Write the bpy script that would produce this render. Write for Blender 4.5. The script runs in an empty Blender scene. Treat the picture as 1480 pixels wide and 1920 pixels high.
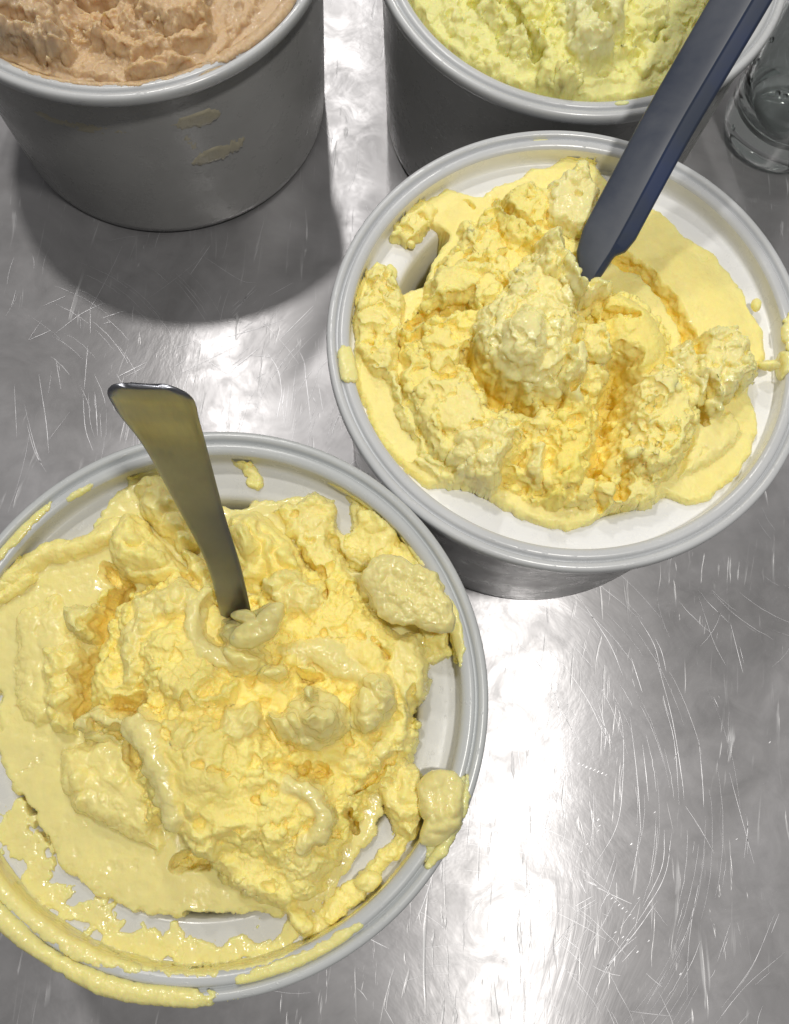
import bpy, bmesh, math, random
import numpy as np
from mathutils import Vector, Matrix

# ------------------------------------------------------------------ units
S = 0.065            # metres per tub radius: everything below is written in tub radii
C = bpy.context.scene.collection
sc = bpy.context.scene

# ------------------------------------------------------------------ camera
cam_d = bpy.data.cameras.new('camera')
cam = bpy.data.objects.new('camera', cam_d)
C.objects.link(cam)
cam_d.sensor_fit = 'VERTICAL'
cam_d.sensor_height = 24.0
cam_d.lens = 24.0 * 1663.18 / 1920.0
cam_d.clip_start = 0.005
cam_d.clip_end = 50
pit, roll = 0.26928, -0.0930
fw = Vector((0, math.sin(pit), -math.cos(pit)))
up0 = Vector((0, math.cos(pit), math.sin(pit)))
cr, sr = math.cos(roll), math.sin(roll)
right = Vector((1, 0, 0)) * cr - up0 * sr
up = Vector((1, 0, 0)) * sr + up0 * cr
m = Matrix((right, up, -fw)).transposed().to_4x4()
m.translation = Vector((0.6095, -0.1636, 4.5006)) * S
cam.matrix_world = m
sc.camera = cam

# ------------------------------------------------------------------ world and lamps
w = bpy.data.worlds.new('World')
sc.world = w
w.use_nodes = True
wn = w.node_tree
wn.nodes.clear()
bg = wn.nodes.new('ShaderNodeBackground')
bg.inputs[0].default_value = (1.0, 0.985, 0.96, 1)
bg.inputs[1].default_value = 0.145
wo = wn.nodes.new('ShaderNodeOutputWorld')
wn.links.new(bg.outputs[0], wo.inputs[0])

def lamp(name, loc, size, power, col):
    d = bpy.data.lights.new(name, 'AREA')
    d.shape = 'DISK'
    d.size = size * S
    d.energy = power
    d.color = col
    o = bpy.data.objects.new(name, d)
    C.objects.link(o)
    o.location = Vector(loc) * S
    o.rotation_euler = (Vector((0.6, 1.0, 0)) - Vector(loc)).to_track_quat('-Z', 'Y').to_euler()
    return o
lamp('ceiling_lamp', (3.5, -0.6, 15), 1.0, 4.5, (1.0, 0.965, 0.90))
lamp('ceiling_lamp', (-3.6, 8.2, 15), 1.0, 3.0, (1.0, 0.965, 0.91))
lamp('ceiling_lamp', (-1.8, 16.3, 15), 1.0, 3.2, (1.0, 0.97, 0.92))

sc.view_settings.view_transform = 'Standard'
sc.view_settings.look = 'None'
sc.view_settings.gamma = 1.0
sc.view_settings.exposure = 0.0
sc.cycles.max_bounces = 12
sc.cycles.diffuse_bounces = 6
sc.cycles.glossy_bounces = 6
sc.cycles.transmission_bounces = 10
sc.cycles.caustics_reflective = False
sc.cycles.caustics_refractive = False

# ------------------------------------------------------------------ helpers
def link(name, me, mats, parent=None, loc=None, smooth=True):
    o = bpy.data.objects.new(name, me)
    C.objects.link(o)
    for mt in (mats if isinstance(mats, (list, tuple)) else [mats]):
        me.materials.append(mt)
    if smooth:
        me.polygons.foreach_set('use_smooth', np.ones(len(me.polygons), bool))
    if parent is not None:
        o.parent = parent
    if loc is not None:
        o.location = Vector(loc) * S
    return o

def mesh(name, V, F, attrs=None):
    """V (n,3) in radii, F (m,4) or (m,3) int array"""
    V = np.asarray(V, np.float32) * S
    F = np.asarray(F, np.int32)
    k = F.shape[1]
    me = bpy.data.meshes.new(name)
    me.vertices.add(len(V))
    me.vertices.foreach_set('co', V.ravel())
    me.loops.add(F.size)
    me.loops.foreach_set('vertex_index', F.ravel())
    me.polygons.add(len(F))
    me.polygons.foreach_set('loop_start', np.arange(0, F.size, k, dtype=np.int32))
    me.update(calc_edges=True)
    me.validate()
    for n, a in (attrs or {}).items():
        at = me.attributes.new(n, 'FLOAT', 'POINT')
        at.data.foreach_set('value', np.asarray(a, np.float32).ravel())
    return me

def empty(name, loc, label, cat, group=None, scale=1.0):
    o = bpy.data.objects.new(name, None)
    C.objects.link(o)
    o.empty_display_size = 0.01
    o.location = Vector(loc) * S
    o.scale = (scale,) * 3
    o['label'] = label
    o['category'] = cat
    if group:
        o['group'] = group
    return o

def grid_faces(nu, nv, wrap_u=False, wrap_v=False):
    i = np.arange(nu if wrap_u else nu - 1)
    j = np.arange(nv if wrap_v else nv - 1)
    I, J = np.meshgrid(i, j, indexing='ij')
    I2, J2 = (I + 1) % nu, (J + 1) % nv
    return np.stack([I * nv + J, I2 * nv + J, I2 * nv + J2, I * nv + J2], -1).reshape(-1, 4)

# ---- numpy noise
_rng = np.random.RandomState(7)
_perm = np.tile(_rng.permutation(256), 3)
_gr = _rng.normal(size=(256, 3)); _gr /= np.linalg.norm(_gr, axis=1)[:, None]
_rnd = _rng.rand(256, 3)
def perlin(x, y, z=0.0):
    x, y, z = np.broadcast_arrays(x, y, z)
    xi, yi, zi = np.floor(x).astype(int), np.floor(y).astype(int), np.floor(z).astype(int)
    xf, yf, zf = x - xi, y - yi, z - zi
    f = lambda t: t * t * t * (t * (t * 6 - 15) + 10)
    u, v, w_ = f(xf), f(yf), f(zf)
    xi &= 255; yi &= 255; zi &= 255
    r = 0
    for a in (0, 1):
        for b in (0, 1):
            for c in (0, 1):
                h = _perm[_perm[_perm[xi + a] + yi + b] + zi + c]
                g = _gr[h]
                d = g[..., 0] * (xf - a) + g[..., 1] * (yf - b) + g[..., 2] * (zf - c)
                r = r + d * (u if a else 1 - u) * (v if b else 1 - v) * (w_ if c else 1 - w_)
    return r * 1.6
def fbm(x, y, z=0.0, o=4, g=0.5, l=2.03):
    r, a, t = 0, 1.0, 0
    for i in range(o):
        r = r + a * perlin(x * l ** i + 17.3 * i, y * l ** i - 9.1 * i, z * l ** i + 3.7 * i)
        t += a; a *= g
    return r / t
def worley(x, y, s=0):
    xi, yi = np.floor(x).astype(int), np.floor(y).astype(int)
    d1 = np.full(x.shape, 9.0); d2 = np.full(x.shape, 9.0); hh = np.zeros(x.shape)
    for a in (-1, 0, 1):
        for b in (-1, 0, 1):
            h = _perm[_perm[(xi + a) & 255] + ((yi + b + s) & 255)]
            px = xi + a + _rnd[h, 0]; py = yi + b + _rnd[h, 1]
            d = np.hypot(px - x, py - y)
            closer = d < d1
            d2 = np.where(closer, d1, np.minimum(d2, d))
            hh = np.where(closer, _rnd[h, 2], hh)
            d1 = np.where(closer, d, d1)
    return d1, d2, hh

def sstep(a, b, x):
    t = np.clip((x - a) / (b - a), 0, 1)
    return t * t * (3 - 2 * t)

# ---- distances
def seg_dist(x, y, a, b):
    ax, ay = a; bx, by = b
    dx, dy = bx - ax, by - ay
    t = np.clip(((x - ax) * dx + (y - ay) * dy) / (dx * dx + dy * dy + 1e-12), 0, 1)
    return np.hypot(x - ax - t * dx, y - ay - t * dy)
def poly_sd(x, y, P):
    d = np.full(x.shape, 9.0); ins = np.zeros(x.shape, bool)
    n = len(P)
    for i in range(n):
        a, b = P[i], P[(i + 1) % n]
        d = np.minimum(d, seg_dist(x, y, a, b))
        cond = ((a[1] > y) != (b[1] > y))
        xx = a[0] + (y - a[1]) * (b[0] - a[0]) / (b[1] - a[1] + 1e-12)
        ins ^= cond & (x < xx)
    return np.where(ins, d, -d)
def line_d(x, y, P):
    d = np.full(x.shape, 9.0)
    if len(P) == 1:
        return np.hypot(x - P[0][0], y - P[0][1])
    for a, b in zip(P[:-1], P[1:]):
        d = np.minimum(d, seg_dist(x, y, a, b))
    return d
def dome(d, wdt):
    t = np.clip(d / wdt, 0, 1)
    return np.sqrt(np.clip(1 - (1 - t) ** 2, 0, 1))

# ------------------------------------------------------------------ materials
def mat(name):
    m_ = bpy.data.materials.new(name)
    m_.use_nodes = True
    nt = m_.node_tree
    return m_, nt, nt.nodes['Principled BSDF']
def nd(nt, typ, **kw):
    n = nt.nodes.new(typ)
    for k, v in kw.items():
        if k in n.inputs.keys():
            n.inputs[k].default_value = v
        else:
            setattr(n, k, v)
    return n
def noise(nt, vec, scale, detail=4, rough=0.55, dist=0.0):
    n = nd(nt, 'ShaderNodeTexNoise')
    n.inputs['Scale'].default_value = scale
    n.inputs['Detail'].default_value = detail
    n.inputs['Roughness'].default_value = rough
    n.inputs['Distortion'].default_value = dist
    if vec is not None:
        nt.links.new(vec, n.inputs['Vector'])
    return n.outputs['Fac']
def ramp(nt, fac, stops):
    r = nd(nt, 'ShaderNodeValToRGB')
    el = r.color_ramp.elements
    while len(el) < len(stops):
        el.new(0.5)
    for e, (p, c) in zip(el, stops):
        e.position = p
        e.color = (c, c, c, 1) if not isinstance(c, tuple) else tuple(c) + (1,)
    nt.links.new(fac, r.inputs[0])
    return r.outputs[0]
def mixc(nt, fac, a, b, mode='MIX'):
    n = nd(nt, 'ShaderNodeMix', data_type='RGBA', blend_type=mode)
    for sock, v in ((0, fac), (6, a), (7, b)):
        if isinstance(v, bpy.types.NodeSocket):
            nt.links.new(v, n.inputs[sock])
        elif isinstance(v, tuple):
            n.inputs[sock].default_value = v + (1,)
        else:
            n.inputs[sock].default_value = v
    return n.outputs[2]
def math_(nt, op, a, b=None, clamp=False):
    n = nd(nt, 'ShaderNodeMath', operation=op)
    n.use_clamp = clamp
    for i, v in enumerate((a, b)):
        if v is None: continue
        if isinstance(v, bpy.types.NodeSocket):
            nt.links.new(v, n.inputs[i])
        else:
            n.inputs[i].default_value = v
    return n.outputs[0]
def objvec(nt):
    return nd(nt, 'ShaderNodeTexCoord').outputs['Object']

def cream_material(name, fresh, soft, tint, melt_rough=0.22, fresh_rough=0.55, sss=0.25):
    m_, nt, b = mat(name)
    co = objvec(nt)
    am = nd(nt, 'ShaderNodeAttribute', attribute_name='melt').outputs['Fac']
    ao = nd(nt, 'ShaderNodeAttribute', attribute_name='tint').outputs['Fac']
    n1 = noise(nt, co, 260, 5, 0.6)
    n2 = noise(nt, co, 70, 3, 0.5)
    fac = math_(nt, 'ADD', am, math_(nt, 'MULTIPLY', math_(nt, 'SUBTRACT', n2, 0.5), 0.7), True)
    col = mixc(nt, fac, fresh, soft)
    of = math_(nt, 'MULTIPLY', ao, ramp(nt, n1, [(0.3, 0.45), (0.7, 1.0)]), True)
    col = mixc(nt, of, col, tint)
    var = ramp(nt, n1, [(0.3, 0.92), (0.7, 1.0)])
    col = mixc(nt, 1.0, col, var, 'MULTIPLY')
    nt.links.new(col, b.inputs['Base Color'])
    r = nd(nt, 'ShaderNodeMapRange')
    r.inputs['To Min'].default_value = fresh_rough
    r.inputs['To Max'].default_value = melt_rough
    nt.links.new(fac, r.inputs['Value'])
    nt.links.new(r.outputs[0], b.inputs['Roughness'])
    nt.links.new(math_(nt, 'MULTIPLY', math_(nt, 'POWER', fac, 2.0), 0.55), b.inputs['Coat Weight'])
    b.inputs['Coat Roughness'].default_value = 0.07
    b.inputs['IOR'].default_value = 1.38
    b.inputs['Specular IOR Level'].default_value = 0.5
    b.inputs['Subsurface Weight'].default_value = sss
    b.inputs['Subsurface Radius'].default_value = (1.0, 0.65, 0.22)
    b.inputs['Subsurface Scale'].default_value = 0.004
    # fine pores
    v = nd(nt, 'ShaderNodeTexVoronoi')
    v.inputs['Scale'].default_value = 620
    nt.links.new(co, v.inputs['Vector'])
    bh = math_(nt, 'ADD', noise(nt, co, 900, 4, 0.65), math_(nt, 'MULTIPLY', v.outputs['Distance'], 0.5))
    st = math_(nt, 'SUBTRACT', 1.0, math_(nt, 'MULTIPLY', fac, 0.95))
    bp = nd(nt, 'ShaderNodeBump')
    bp.inputs['Distance'].default_value = 0.0003
    nt.links.new(st, bp.inputs['Strength'])
    nt.links.new(bh, bp.inputs['Height'])
    nt.links.new(bp.outputs[0], b.inputs['Normal'])
    return m_

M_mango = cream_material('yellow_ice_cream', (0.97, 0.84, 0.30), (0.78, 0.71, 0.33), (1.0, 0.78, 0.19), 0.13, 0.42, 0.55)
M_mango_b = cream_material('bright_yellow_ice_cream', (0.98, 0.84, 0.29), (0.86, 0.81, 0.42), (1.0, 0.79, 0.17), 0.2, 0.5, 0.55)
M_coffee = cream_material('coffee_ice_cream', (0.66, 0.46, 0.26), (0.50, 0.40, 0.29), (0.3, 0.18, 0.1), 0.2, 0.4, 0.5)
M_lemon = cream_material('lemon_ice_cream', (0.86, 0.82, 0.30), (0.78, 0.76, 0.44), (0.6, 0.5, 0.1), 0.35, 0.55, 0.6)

M_coffee_film = cream_material('thin_coffee_smear', (0.50, 0.45, 0.33), (0.52, 0.48, 0.36), (0.3, 0.3, 0.2), 0.35, 0.5, 0.0)
# tub plastic
def plastic(name, base, rough=0.32, dark=0.93):
    m_, nt, b = mat(name)
    co = objvec(nt)
    n1 = noise(nt, co, 90, 6, 0.65)
    n2 = noise(nt, co, 1400, 2, 0.5)
    n3 = noise(nt, co, 35, 3, 0.5)
    smud = ramp(nt, n3, [(0.32, dark), (0.66, 1.0)])
    dirt = ramp(nt, n2, [(0.19, 0.55), (0.25, 1.0)])
    col = mixc(nt, 1.0, base, smud, 'MULTIPLY')
    col = mixc(nt, 0.5, col, mixc(nt, 1.0, col, dirt, 'MULTIPLY'))
    nt.links.new(col, b.inputs['Base Color'])
    rr = ramp(nt, n1, [(0.3, rough * 0.7), (0.7, rough * 1.35)])
    nt.links.new(rr, b.inputs['Roughness'])
    # worn, nicked surface: stretched scratches round the tub
    sx = nd(nt, 'ShaderNodeSeparateXYZ'); nt.links.new(co, sx.inputs[0])
    ang = math_(nt, 'ARCTAN2', sx.outputs[1], sx.outputs[0])
    cx = nd(nt, 'ShaderNodeCombineXYZ')
    nt.links.new(math_(nt, 'MULTIPLY', ang, 18.0), cx.inputs[0])
    nt.links.new(math_(nt, 'MULTIPLY', sx.outputs[2], 900.0), cx.inputs[1])
    rad = nd(nt, 'ShaderNodeVectorMath', operation='LENGTH'); nt.links.new(co, rad.inputs[0])
    nt.links.new(math_(nt, 'MULTIPLY', rad.outputs['Value'], 900.0), cx.inputs[2])
    n4 = noise(nt, cx.outputs[0], 0.9, 5, 0.7)
    nick = ramp(nt, n4, [(0.60, 0.0), (0.74, 1.0)])
    bh = math_(nt, 'ADD', math_(nt, 'MULTIPLY', nick, 0.6), math_(nt, 'MULTIPLY', n1, 0.5))
    bp = nd(nt, 'ShaderNodeBump')
    bp.inputs['Distance'].default_value = 0.0003
    bp.inputs['Strength'].default_value = 0.5
    nt.links.new(bh, bp.inputs['Height'])
    nt.links.new(bp.outputs[0], b.inputs['Normal'])
    b.inputs['Subsurface Weight'].default_value = 0.0
    return m_
M_plastic = plastic('white_grey_tub_plastic', (0.57, 0.585, 0.605), 0.24)
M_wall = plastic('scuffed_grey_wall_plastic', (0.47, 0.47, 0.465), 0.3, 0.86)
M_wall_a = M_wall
M_plastic_a = plastic('shade_darkened_tub_plastic', (0.50, 0.52, 0.53), 0.25)  # lower left rim: plastic colour darkened to stand for shade over that tub
M_plastic_ain = plastic('shade_darkened_inner_plastic', (0.58, 0.585, 0.575), 0.26)  # same for its inside: shade put into the base colour
M_plastic_in = plastic('white_tub_plastic', (0.80, 0.81, 0.83), 0.3)

# steel counter
def steel():
    m_, nt, b = mat('scratched_stainless_steel')
    co = objvec(nt)
    b.inputs['Metallic'].default_value = 1.0
    def layer(rot, sx, sy, scale, lo, hi, warp, wscale, seed):
        w_ = nd(nt, 'ShaderNodeTexNoise'); w_.inputs['Scale'].default_value = wscale; w_.inputs['Detail'].default_value = 1
        nt.links.new(co, w_.inputs['Vector'])
        vm = nd(nt, 'ShaderNodeVectorMath', operation='SCALE'); vm.inputs['Scale'].default_value = warp
        nt.links.new(w_.outputs['Color'], vm.inputs[0])
        va = nd(nt, 'ShaderNodeVectorMath', operation='ADD')
        nt.links.new(co, va.inputs[0]); nt.links.new(vm.outputs[0], va.inputs[1])
        mp = nd(nt, 'ShaderNodeMapping')
        mp.inputs['Rotation'].default_value = (0, 0, rot)
        mp.inputs['Location'].default_value = (seed, seed * 1.7, seed)
        mp.inputs['Scale'].default_value = (sx, sy, 1)
        mp.vector_type = 'POINT'
        nt.links.new(va.outputs[0], mp.inputs['Vector'])
        n_ = noise(nt, mp.outputs[0], scale, 3, 0.6)
        return ramp(nt, n_, [(lo, 0.0), (hi, 1.0)])
    masks = [noise(nt, co, 30 + 7 * i, 2, 0.5) for i in range(2)]
    s1 = layer(0.15, 1.0, 0.035, 420, 0.64, 0.72, 0.02, 14, 1.0)
    s2 = layer(-0.35, 1.0, 0.03, 300, 0.655, 0.72, 0.03, 9, 2.3)
    s3 = layer(1.1, 1.0, 0.04, 350, 0.68, 0.74, 0.02, 12, 3.9)
    s4 = layer(0.6, 1.0, 0.05, 520, 0.66, 0.72, 0.015, 20, 5.1)
    mk1 = ramp(nt, masks[0], [(0.42, 0.0), (0.62, 1.0)])
    mk2 = ramp(nt, masks[1], [(0.45, 0.0), (0.60, 1.0)])
    a = math_(nt, 'MULTIPLY', s1, mk1)
    bb = math_(nt, 'MULTIPLY', s2, mk2)
    cc = math_(nt, 'MULTIPLY', s3, mk1)
    dd = math_(nt, 'MULTIPLY', s4, mk2)
    scr = math_(nt, 'MAXIMUM', math_(nt, 'MAXIMUM', a, bb), math_(nt, 'MAXIMUM', cc, dd))
    smear = noise(nt, co, 15, 6, 0.62, 0.8)
    smear2 = noise(nt, co, 75, 5, 0.65, 1.0)
    base = mixc(nt, ramp(nt, smear, [(0.3, 0.0), (0.7, 1.0)]), (0.34, 0.335, 0.345), (0.50, 0.495, 0.515))
    base = mixc(nt, scr, base, (0.66, 0.66, 0.68))
    nt.links.new(base, b.inputs['Base Color'])
    r1 = ramp(nt, smear2, [(0.3, 0.30), (0.7, 0.42)])
    r2 = math_(nt, 'ADD', r1, math_(nt, 'MULTIPLY', scr, 0.12))
    nt.links.new(r2, b.inputs['Roughness'])
    b.inputs['Anisotropic'].default_value = 0.94
    b.inputs['Anisotropic Rotation'].default_value = 0.25
    tg = nd(nt, 'ShaderNodeTangent', direction_type='UV_MAP')
    nt.links.new(tg.outputs[0], b.inputs['Tangent'])
    b2 = nd(nt, 'ShaderNodeBsdfPrincipled')
    b2.inputs['Metallic'].default_value = 1.0
    b2.inputs['Roughness'].default_value = 0.60
    nt.links.new(base, b2.inputs['Base Color'])
    mx = nd(nt, 'ShaderNodeMixShader')
    nt.links.new(ramp(nt, smear2, [(0.3, 0.48), (0.7, 0.66)]), mx.inputs[0])
    nt.links.new(b.outputs[0], mx.inputs[1]); nt.links.new(b2.outputs[0], mx.inputs[2])
    nt.links.new(mx.outputs[0], nt.nodes['Material Output'].inputs['Surface'])
    bh = math_(nt, 'ADD', math_(nt, 'MULTIPLY', scr, -0.12), math_(nt, 'MULTIPLY', smear, 1.0))
    bp = nd(nt, 'ShaderNodeBump')
    bp.inputs['Distance'].default_value = 0.0006
    bp.inputs['Strength'].default_value = 0.35
    nt.links.new(bh, bp.inputs['Height'])
    nt.links.new(bp.outputs[0], b.inputs['Normal'])
    return m_
M_steel = steel()

def simple(name, col, rough, metal=0.0, **kw):
    m_, nt, b = mat(name)
    b.inputs['Base Color'].default_value = col + (1,)
    b.inputs['Roughness'].default_value = rough
    b.inputs['Metallic'].default_value = metal
    for k, v in kw.items():
        b.inputs[k.replace('_', ' ')].default_value = v
    return m_, nt, b
M_scratch, _, _ = simple('bright_scratch_metal', (0.68, 0.68, 0.71), 0.5, 1.0)

# ------------------------------------------------------------------ counter
def counter():
    X0, X1, Y0, Y1 = -14, 16, -12, 20
    bm = bmesh.new()
    vs = [bm.verts.new((x * S, y * S, z * S)) for z in (0, -0.5) for x, y in ((X0, Y0), (X1, Y0), (X1, Y1), (X0, Y1))]
    for f in ((0, 1, 2, 3), (7, 6, 5, 4), (0, 4, 5, 1), (1, 5, 6, 2), (2, 6, 7, 3), (3, 7, 4, 0)):
        bm.faces.new([vs[i] for i in f])
    uv = bm.loops.layers.uv.new('UVMap')
    for f in bm.faces:
        for l in f.loops:
            l[uv].uv = (l.vert.co.x, l.vert.co.y)
    me = bpy.data.meshes.new('counter'); bm.to_mesh(me); bm.free()
    o = link('counter', me, M_steel, smooth=False)
    o['kind'] = 'structure'
    o['label'] = 'scratched stainless steel counter top under the tubs'
    return o
counter_o = counter()

# gouged scratches: thin bright slivers lying in the steel
def scratches():
    rnd = random.Random(5)
    V, F = [], []
    def ribbon(pts, wd):
        n0 = len(V)
        n = len(pts)
        for i, (x, y) in enumerate(pts):
            a = pts[max(0, i - 1)]; b_ = pts[min(n - 1, i + 1)]
            dx, dy = b_[0] - a[0], b_[1] - a[1]
            L_ = math.hypot(dx, dy) + 1e-9
            k = wd * (math.sin(math.pi * (i + 0.35) / (n - 0.3)) ** 0.6) * rnd.uniform(0.5, 1.1)
            V.append((x - dy / L_ * k, y + dx / L_ * k, 0.0022))
            V.append((x + dy / L_ * k, y - dx / L_ * k, 0.0022))
        for i in range(n - 1):
            F.append((n0 + 2 * i, n0 + 2 * i + 1, n0 + 2 * i + 3, n0 + 2 * i + 2))
    def arc(cx, cy, r, a0, a1, wd, n=14):
        pts = []
        for i in range(n):
            t = math.radians(a0 + (a1 - a0) * i / (n - 1))
            pts.append((cx + r * math.cos(t) + rnd.gauss(0, .0012), cy + r * math.sin(t) + rnd.gauss(0, .0012)))
        ribbon(pts, wd)
    PL = [[(1.291, 0.45),(1.382, 0.384),(1.488, 0.223),(1.538, 0.059),(1.549, -0.081)], [(1.389, 0.497),(1.532, 0.361),(1.649, 0.213),(1.714, 0.099),(1.753, 0.008)], [(1.568, 0.754),(1.752, 0.505),(1.831, 0.339)], [(1.578, 0.464),(1.681, 0.362)], [(1.9, 0.645),(1.99, 0.502),(2.029, 0.345)], [(1.873, 0.429),(1.931, 0.263)], [(1.797, 0.203),(1.836, 0.075),(1.842, -0.17),(1.811, -0.4),(1.676, -0.622)], [(1.872, 0.137),(1.914, -0.164),(1.936, -0.423)], [(1.573, -0.079),(1.533, -0.267),(1.472, -0.519)], [(1.557, 0.205),(1.58, -0.078),(1.604, -0.26)], [(1.711, 0.195),(1.751, 0.055),(1.748, -0.039)], [(1.991, 0.465),(2.08, 0.156),(2.13, -0.122),(2.143, -0.235)], [(2.03, 0.248),(2.093, 0.039),(2.119, -0.26)], [(2.215, 0.062),(2.233, -0.135),(2.239, -0.261)], [(2.048, -0.379),(2.038, -0.547),(1.947, -0.739)], [(2.084, -0.387),(2.05, -0.589),(1.936, -0.783),(1.779, -1.006)], [(2.016, -0.701),(1.914, -0.848),(1.746, -1.051)], [(1.688, -0.643),(1.747, -0.675)], [(2.617, -0.873),(2.43, -1.034),(2.292, -1.199)], [(2.575, -0.706),(2.466, -0.938),(2.315, -1.136)], [(2.364, -0.767),(2.299, -0.942)], [(2.216, 0.777),(2.291, 0.555),(2.353, 0.437)], [(2.38, 0.652),(2.44, 0.408)], [(1.641, -0.636),(1.678, -0.698)], [(2.29, 0.272),(2.314, 0.226)], [(1.611, -0.768),(1.713, -0.705)], [(1.623, -0.788),(1.725, -0.721)], [(1.224, 0.102),(1.211, -0.088)], [(1.38, 0.165),(1.423, 0.037)], [(1.281, 0.18),(1.318, -0.055),(1.366, -0.282)], [(-1.128, 1.575),(-1.079, 1.381),(-1.018, 1.262)], [(-1.062, 1.582),(-1.007, 1.346)], [(-1.385, 1.665),(-1.291, 1.388),(-1.246, 1.225)], [(-1.43, 1.488),(-1.31, 1.219),(-1.238, 1.117)], [(-0.453, 1.98),(-0.357, 1.827),(-0.329, 1.484)], [(-0.173, 1.92),(-0.089, 1.796),(-0.028, 1.514)], [(-0.188, 1.727),(-0.132, 1.504)], [(-0.029, 1.743),(-0.026, 1.5)], [(0.034, 1.896),(0.117, 1.528)], [(-0.003, 1.863),(-0.001, 1.517)], [(0.131, 1.76),(0.176, 1.591)], [(-1.34, 1.919),(-1.227, 2.044),(-1.118, 2.123)], [(-1.438, 2.075),(-1.329, 2.147)], [(-1.103, 2.034),(-0.989, 2.091)], [(-0.516, 1.855),(-0.368, 1.767)], [(0.05, 2.229),(-0.115, 2.0)], [(-0.406, 2.136),(-0.277, 2.303)], [(-0.346, 1.799),(-0.217, 1.945)], [(-0.961, 1.693),(-0.817, 1.795)], [(-1.154, 1.864),(-1.126, 1.604)], [(-1.31, 1.76),(-1.251, 1.592)], [(-1.505, 1.595),(-1.429, 1.291)], [(-1.478, 1.861),(-1.37, 1.931)], [(-0.298, 1.644),(-0.264, 1.547)], [(-0.07, 1.538),(-0.062, 1.682)], [(-0.662, 2.351),(-0.577, 2.549)], [(-0.612, 2.476),(-0.381, 2.347),(-0.29, 2.339)], [(-0.396, 2.128),(-0.287, 2.323)], [(-0.204, 2.264),(-0.081, 2.361)], [(-0.359, 2.182),(-0.313, 2.287)], [(-0.846, 2.8),(-0.664, 2.829)]]
    DOTS = [(1.783, -0.697),(1.801, -0.71),(1.819, -0.723),(1.836, -0.736),(1.854, -0.749),(1.872, -0.762),(1.889, -0.775),(1.907, -0.788),(1.924, -0.801),(1.623, -0.111),(1.643, -0.117),(1.662, -0.123),(1.682, -0.129),(1.701, -0.134),(1.72, -0.14),(1.74, -0.146),(1.759, -0.152),(1.727, -0.363),(1.734, -0.39),(1.728, -0.413),(1.677, -0.479),(1.649, -0.515),(1.822, -0.856),(1.857, -0.874),(1.88, -0.883),(1.978, -0.88),(1.927, -0.931),(1.929, -0.698),(2.128, -1.008),(1.889, -0.46),(1.47, 0.083),(1.439, 0.23),(1.734, 0.257),(1.412, -0.128),(1.384, -0.154),(2.569, 0.076),(2.398, -0.393),(2.0, -0.305)]
    def smooth(P, k=8):
        P = np.array(P, float)
        if len(P) == 2: P = np.array([P[0], (P[0] + P[1]) / 2, P[1]])
        Pp = np.vstack([2 * P[0] - P[1], P, 2 * P[-1] - P[-2]]); Q = []
        for i in range(1, len(Pp) - 2):
            p0, p1, p2, p3 = Pp[i - 1:i + 3]
            for t in np.linspace(0, 1, k, endpoint=(i == len(Pp) - 3)):
                Q.append(0.5 * (2 * p1 + (p2 - p0) * t + (2 * p0 - 5 * p1 + 4 * p2 - p3) * t * t + (-p0 + 3 * p1 - 3 * p2 + p3) * t ** 3))
        return [tuple(q) for q in Q]
    for i, P in enumerate(PL):
        Q = smooth(P)
        ribbon(Q, rnd.uniform(0.0009, 0.0026))
        for k in range(rnd.choice((0, 1, 2))):            # companions running beside the main scratch
            ox, oy = rnd.gauss(0, .025), rnd.gauss(0, .02)
            a, b_ = sorted((rnd.randrange(len(Q)), rnd.randrange(len(Q))))
            if b_ - a > 3:
                ribbon([(x + ox, y + oy) for x, y in Q[a:b_]], rnd.uniform(0.0007, 0.0018))
    # swirling wipe marks: shallow arcs round shared centres
    for cx, cy, r0, r1, a0, a1, n in ((.9, -.35, .55, 1.5, -50, 55, 90), (1.1, -1.6, .4, 1.3, 10, 110, 60), (-1.6, 1.3, .5, 1.4, -30, 60, 50), (.9, 1.4, .6, 1.3, 130, 220, 40), (2.9, 1.4, .4, 1.0, 190, 290, 30)):
        for k in range(n):
            a = rnd.uniform(a0, a1); r = rnd.uniform(r0, r1); sp = rnd.uniform(4, 26)
            arc(cx + rnd.gauss(0, .03), cy + rnd.gauss(0, .03), r, a, a + sp, rnd.uniform(.0004, .0012), 10)
    for x, y in DOTS:
        ribbon([(x + .006 * math.cos(t), y + .006 * math.sin(t)) for t in (0.6, 0.9, 3.7)], rnd.uniform(.002, .004))
    # fine wear: short hairlines in drifts
    for cx, cy, sp, ang, n in ((1.9, -.3, .5, 85, 50), (1.5, -1.0, .35, 160, 45), (2.1, -1.1, .35, 55, 30), (-.9, 1.9, .5, 95, 45), (.25, 1.75, .3, 85, 40), (-.2, 2.1, .3, 30, 30), (.2, 3.2, .3, 100, 16), (2.2, .8, .4, 70, 20), (-1.4, 1.9, .3, 80, 20), (.75, -1.35, .3, 150, 30)):
        for k in range(n // 2):
            x, y = rnd.gauss(cx, sp), rnd.gauss(cy, sp)
            t = math.radians(rnd.gauss(ang, 16)); L_ = abs(rnd.gauss(0, .09)) + .015
            bend = rnd.gauss(0, .12)
            ribbon([(x + L_ * s * math.cos(t) - bend * L_ * s * s * math.sin(t), y + L_ * s * math.sin(t) + bend * L_ * s * s * math.cos(t)) for s in (-1, -.5, 0, .5, 1)], rnd.uniform(.0005, .0016))

    me = mesh('scratches', V, F)
    o = link('scratches', me, M_scratch, counter_o, smooth=False)
    o['kind'] = 'stuff'
scratches()

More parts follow.
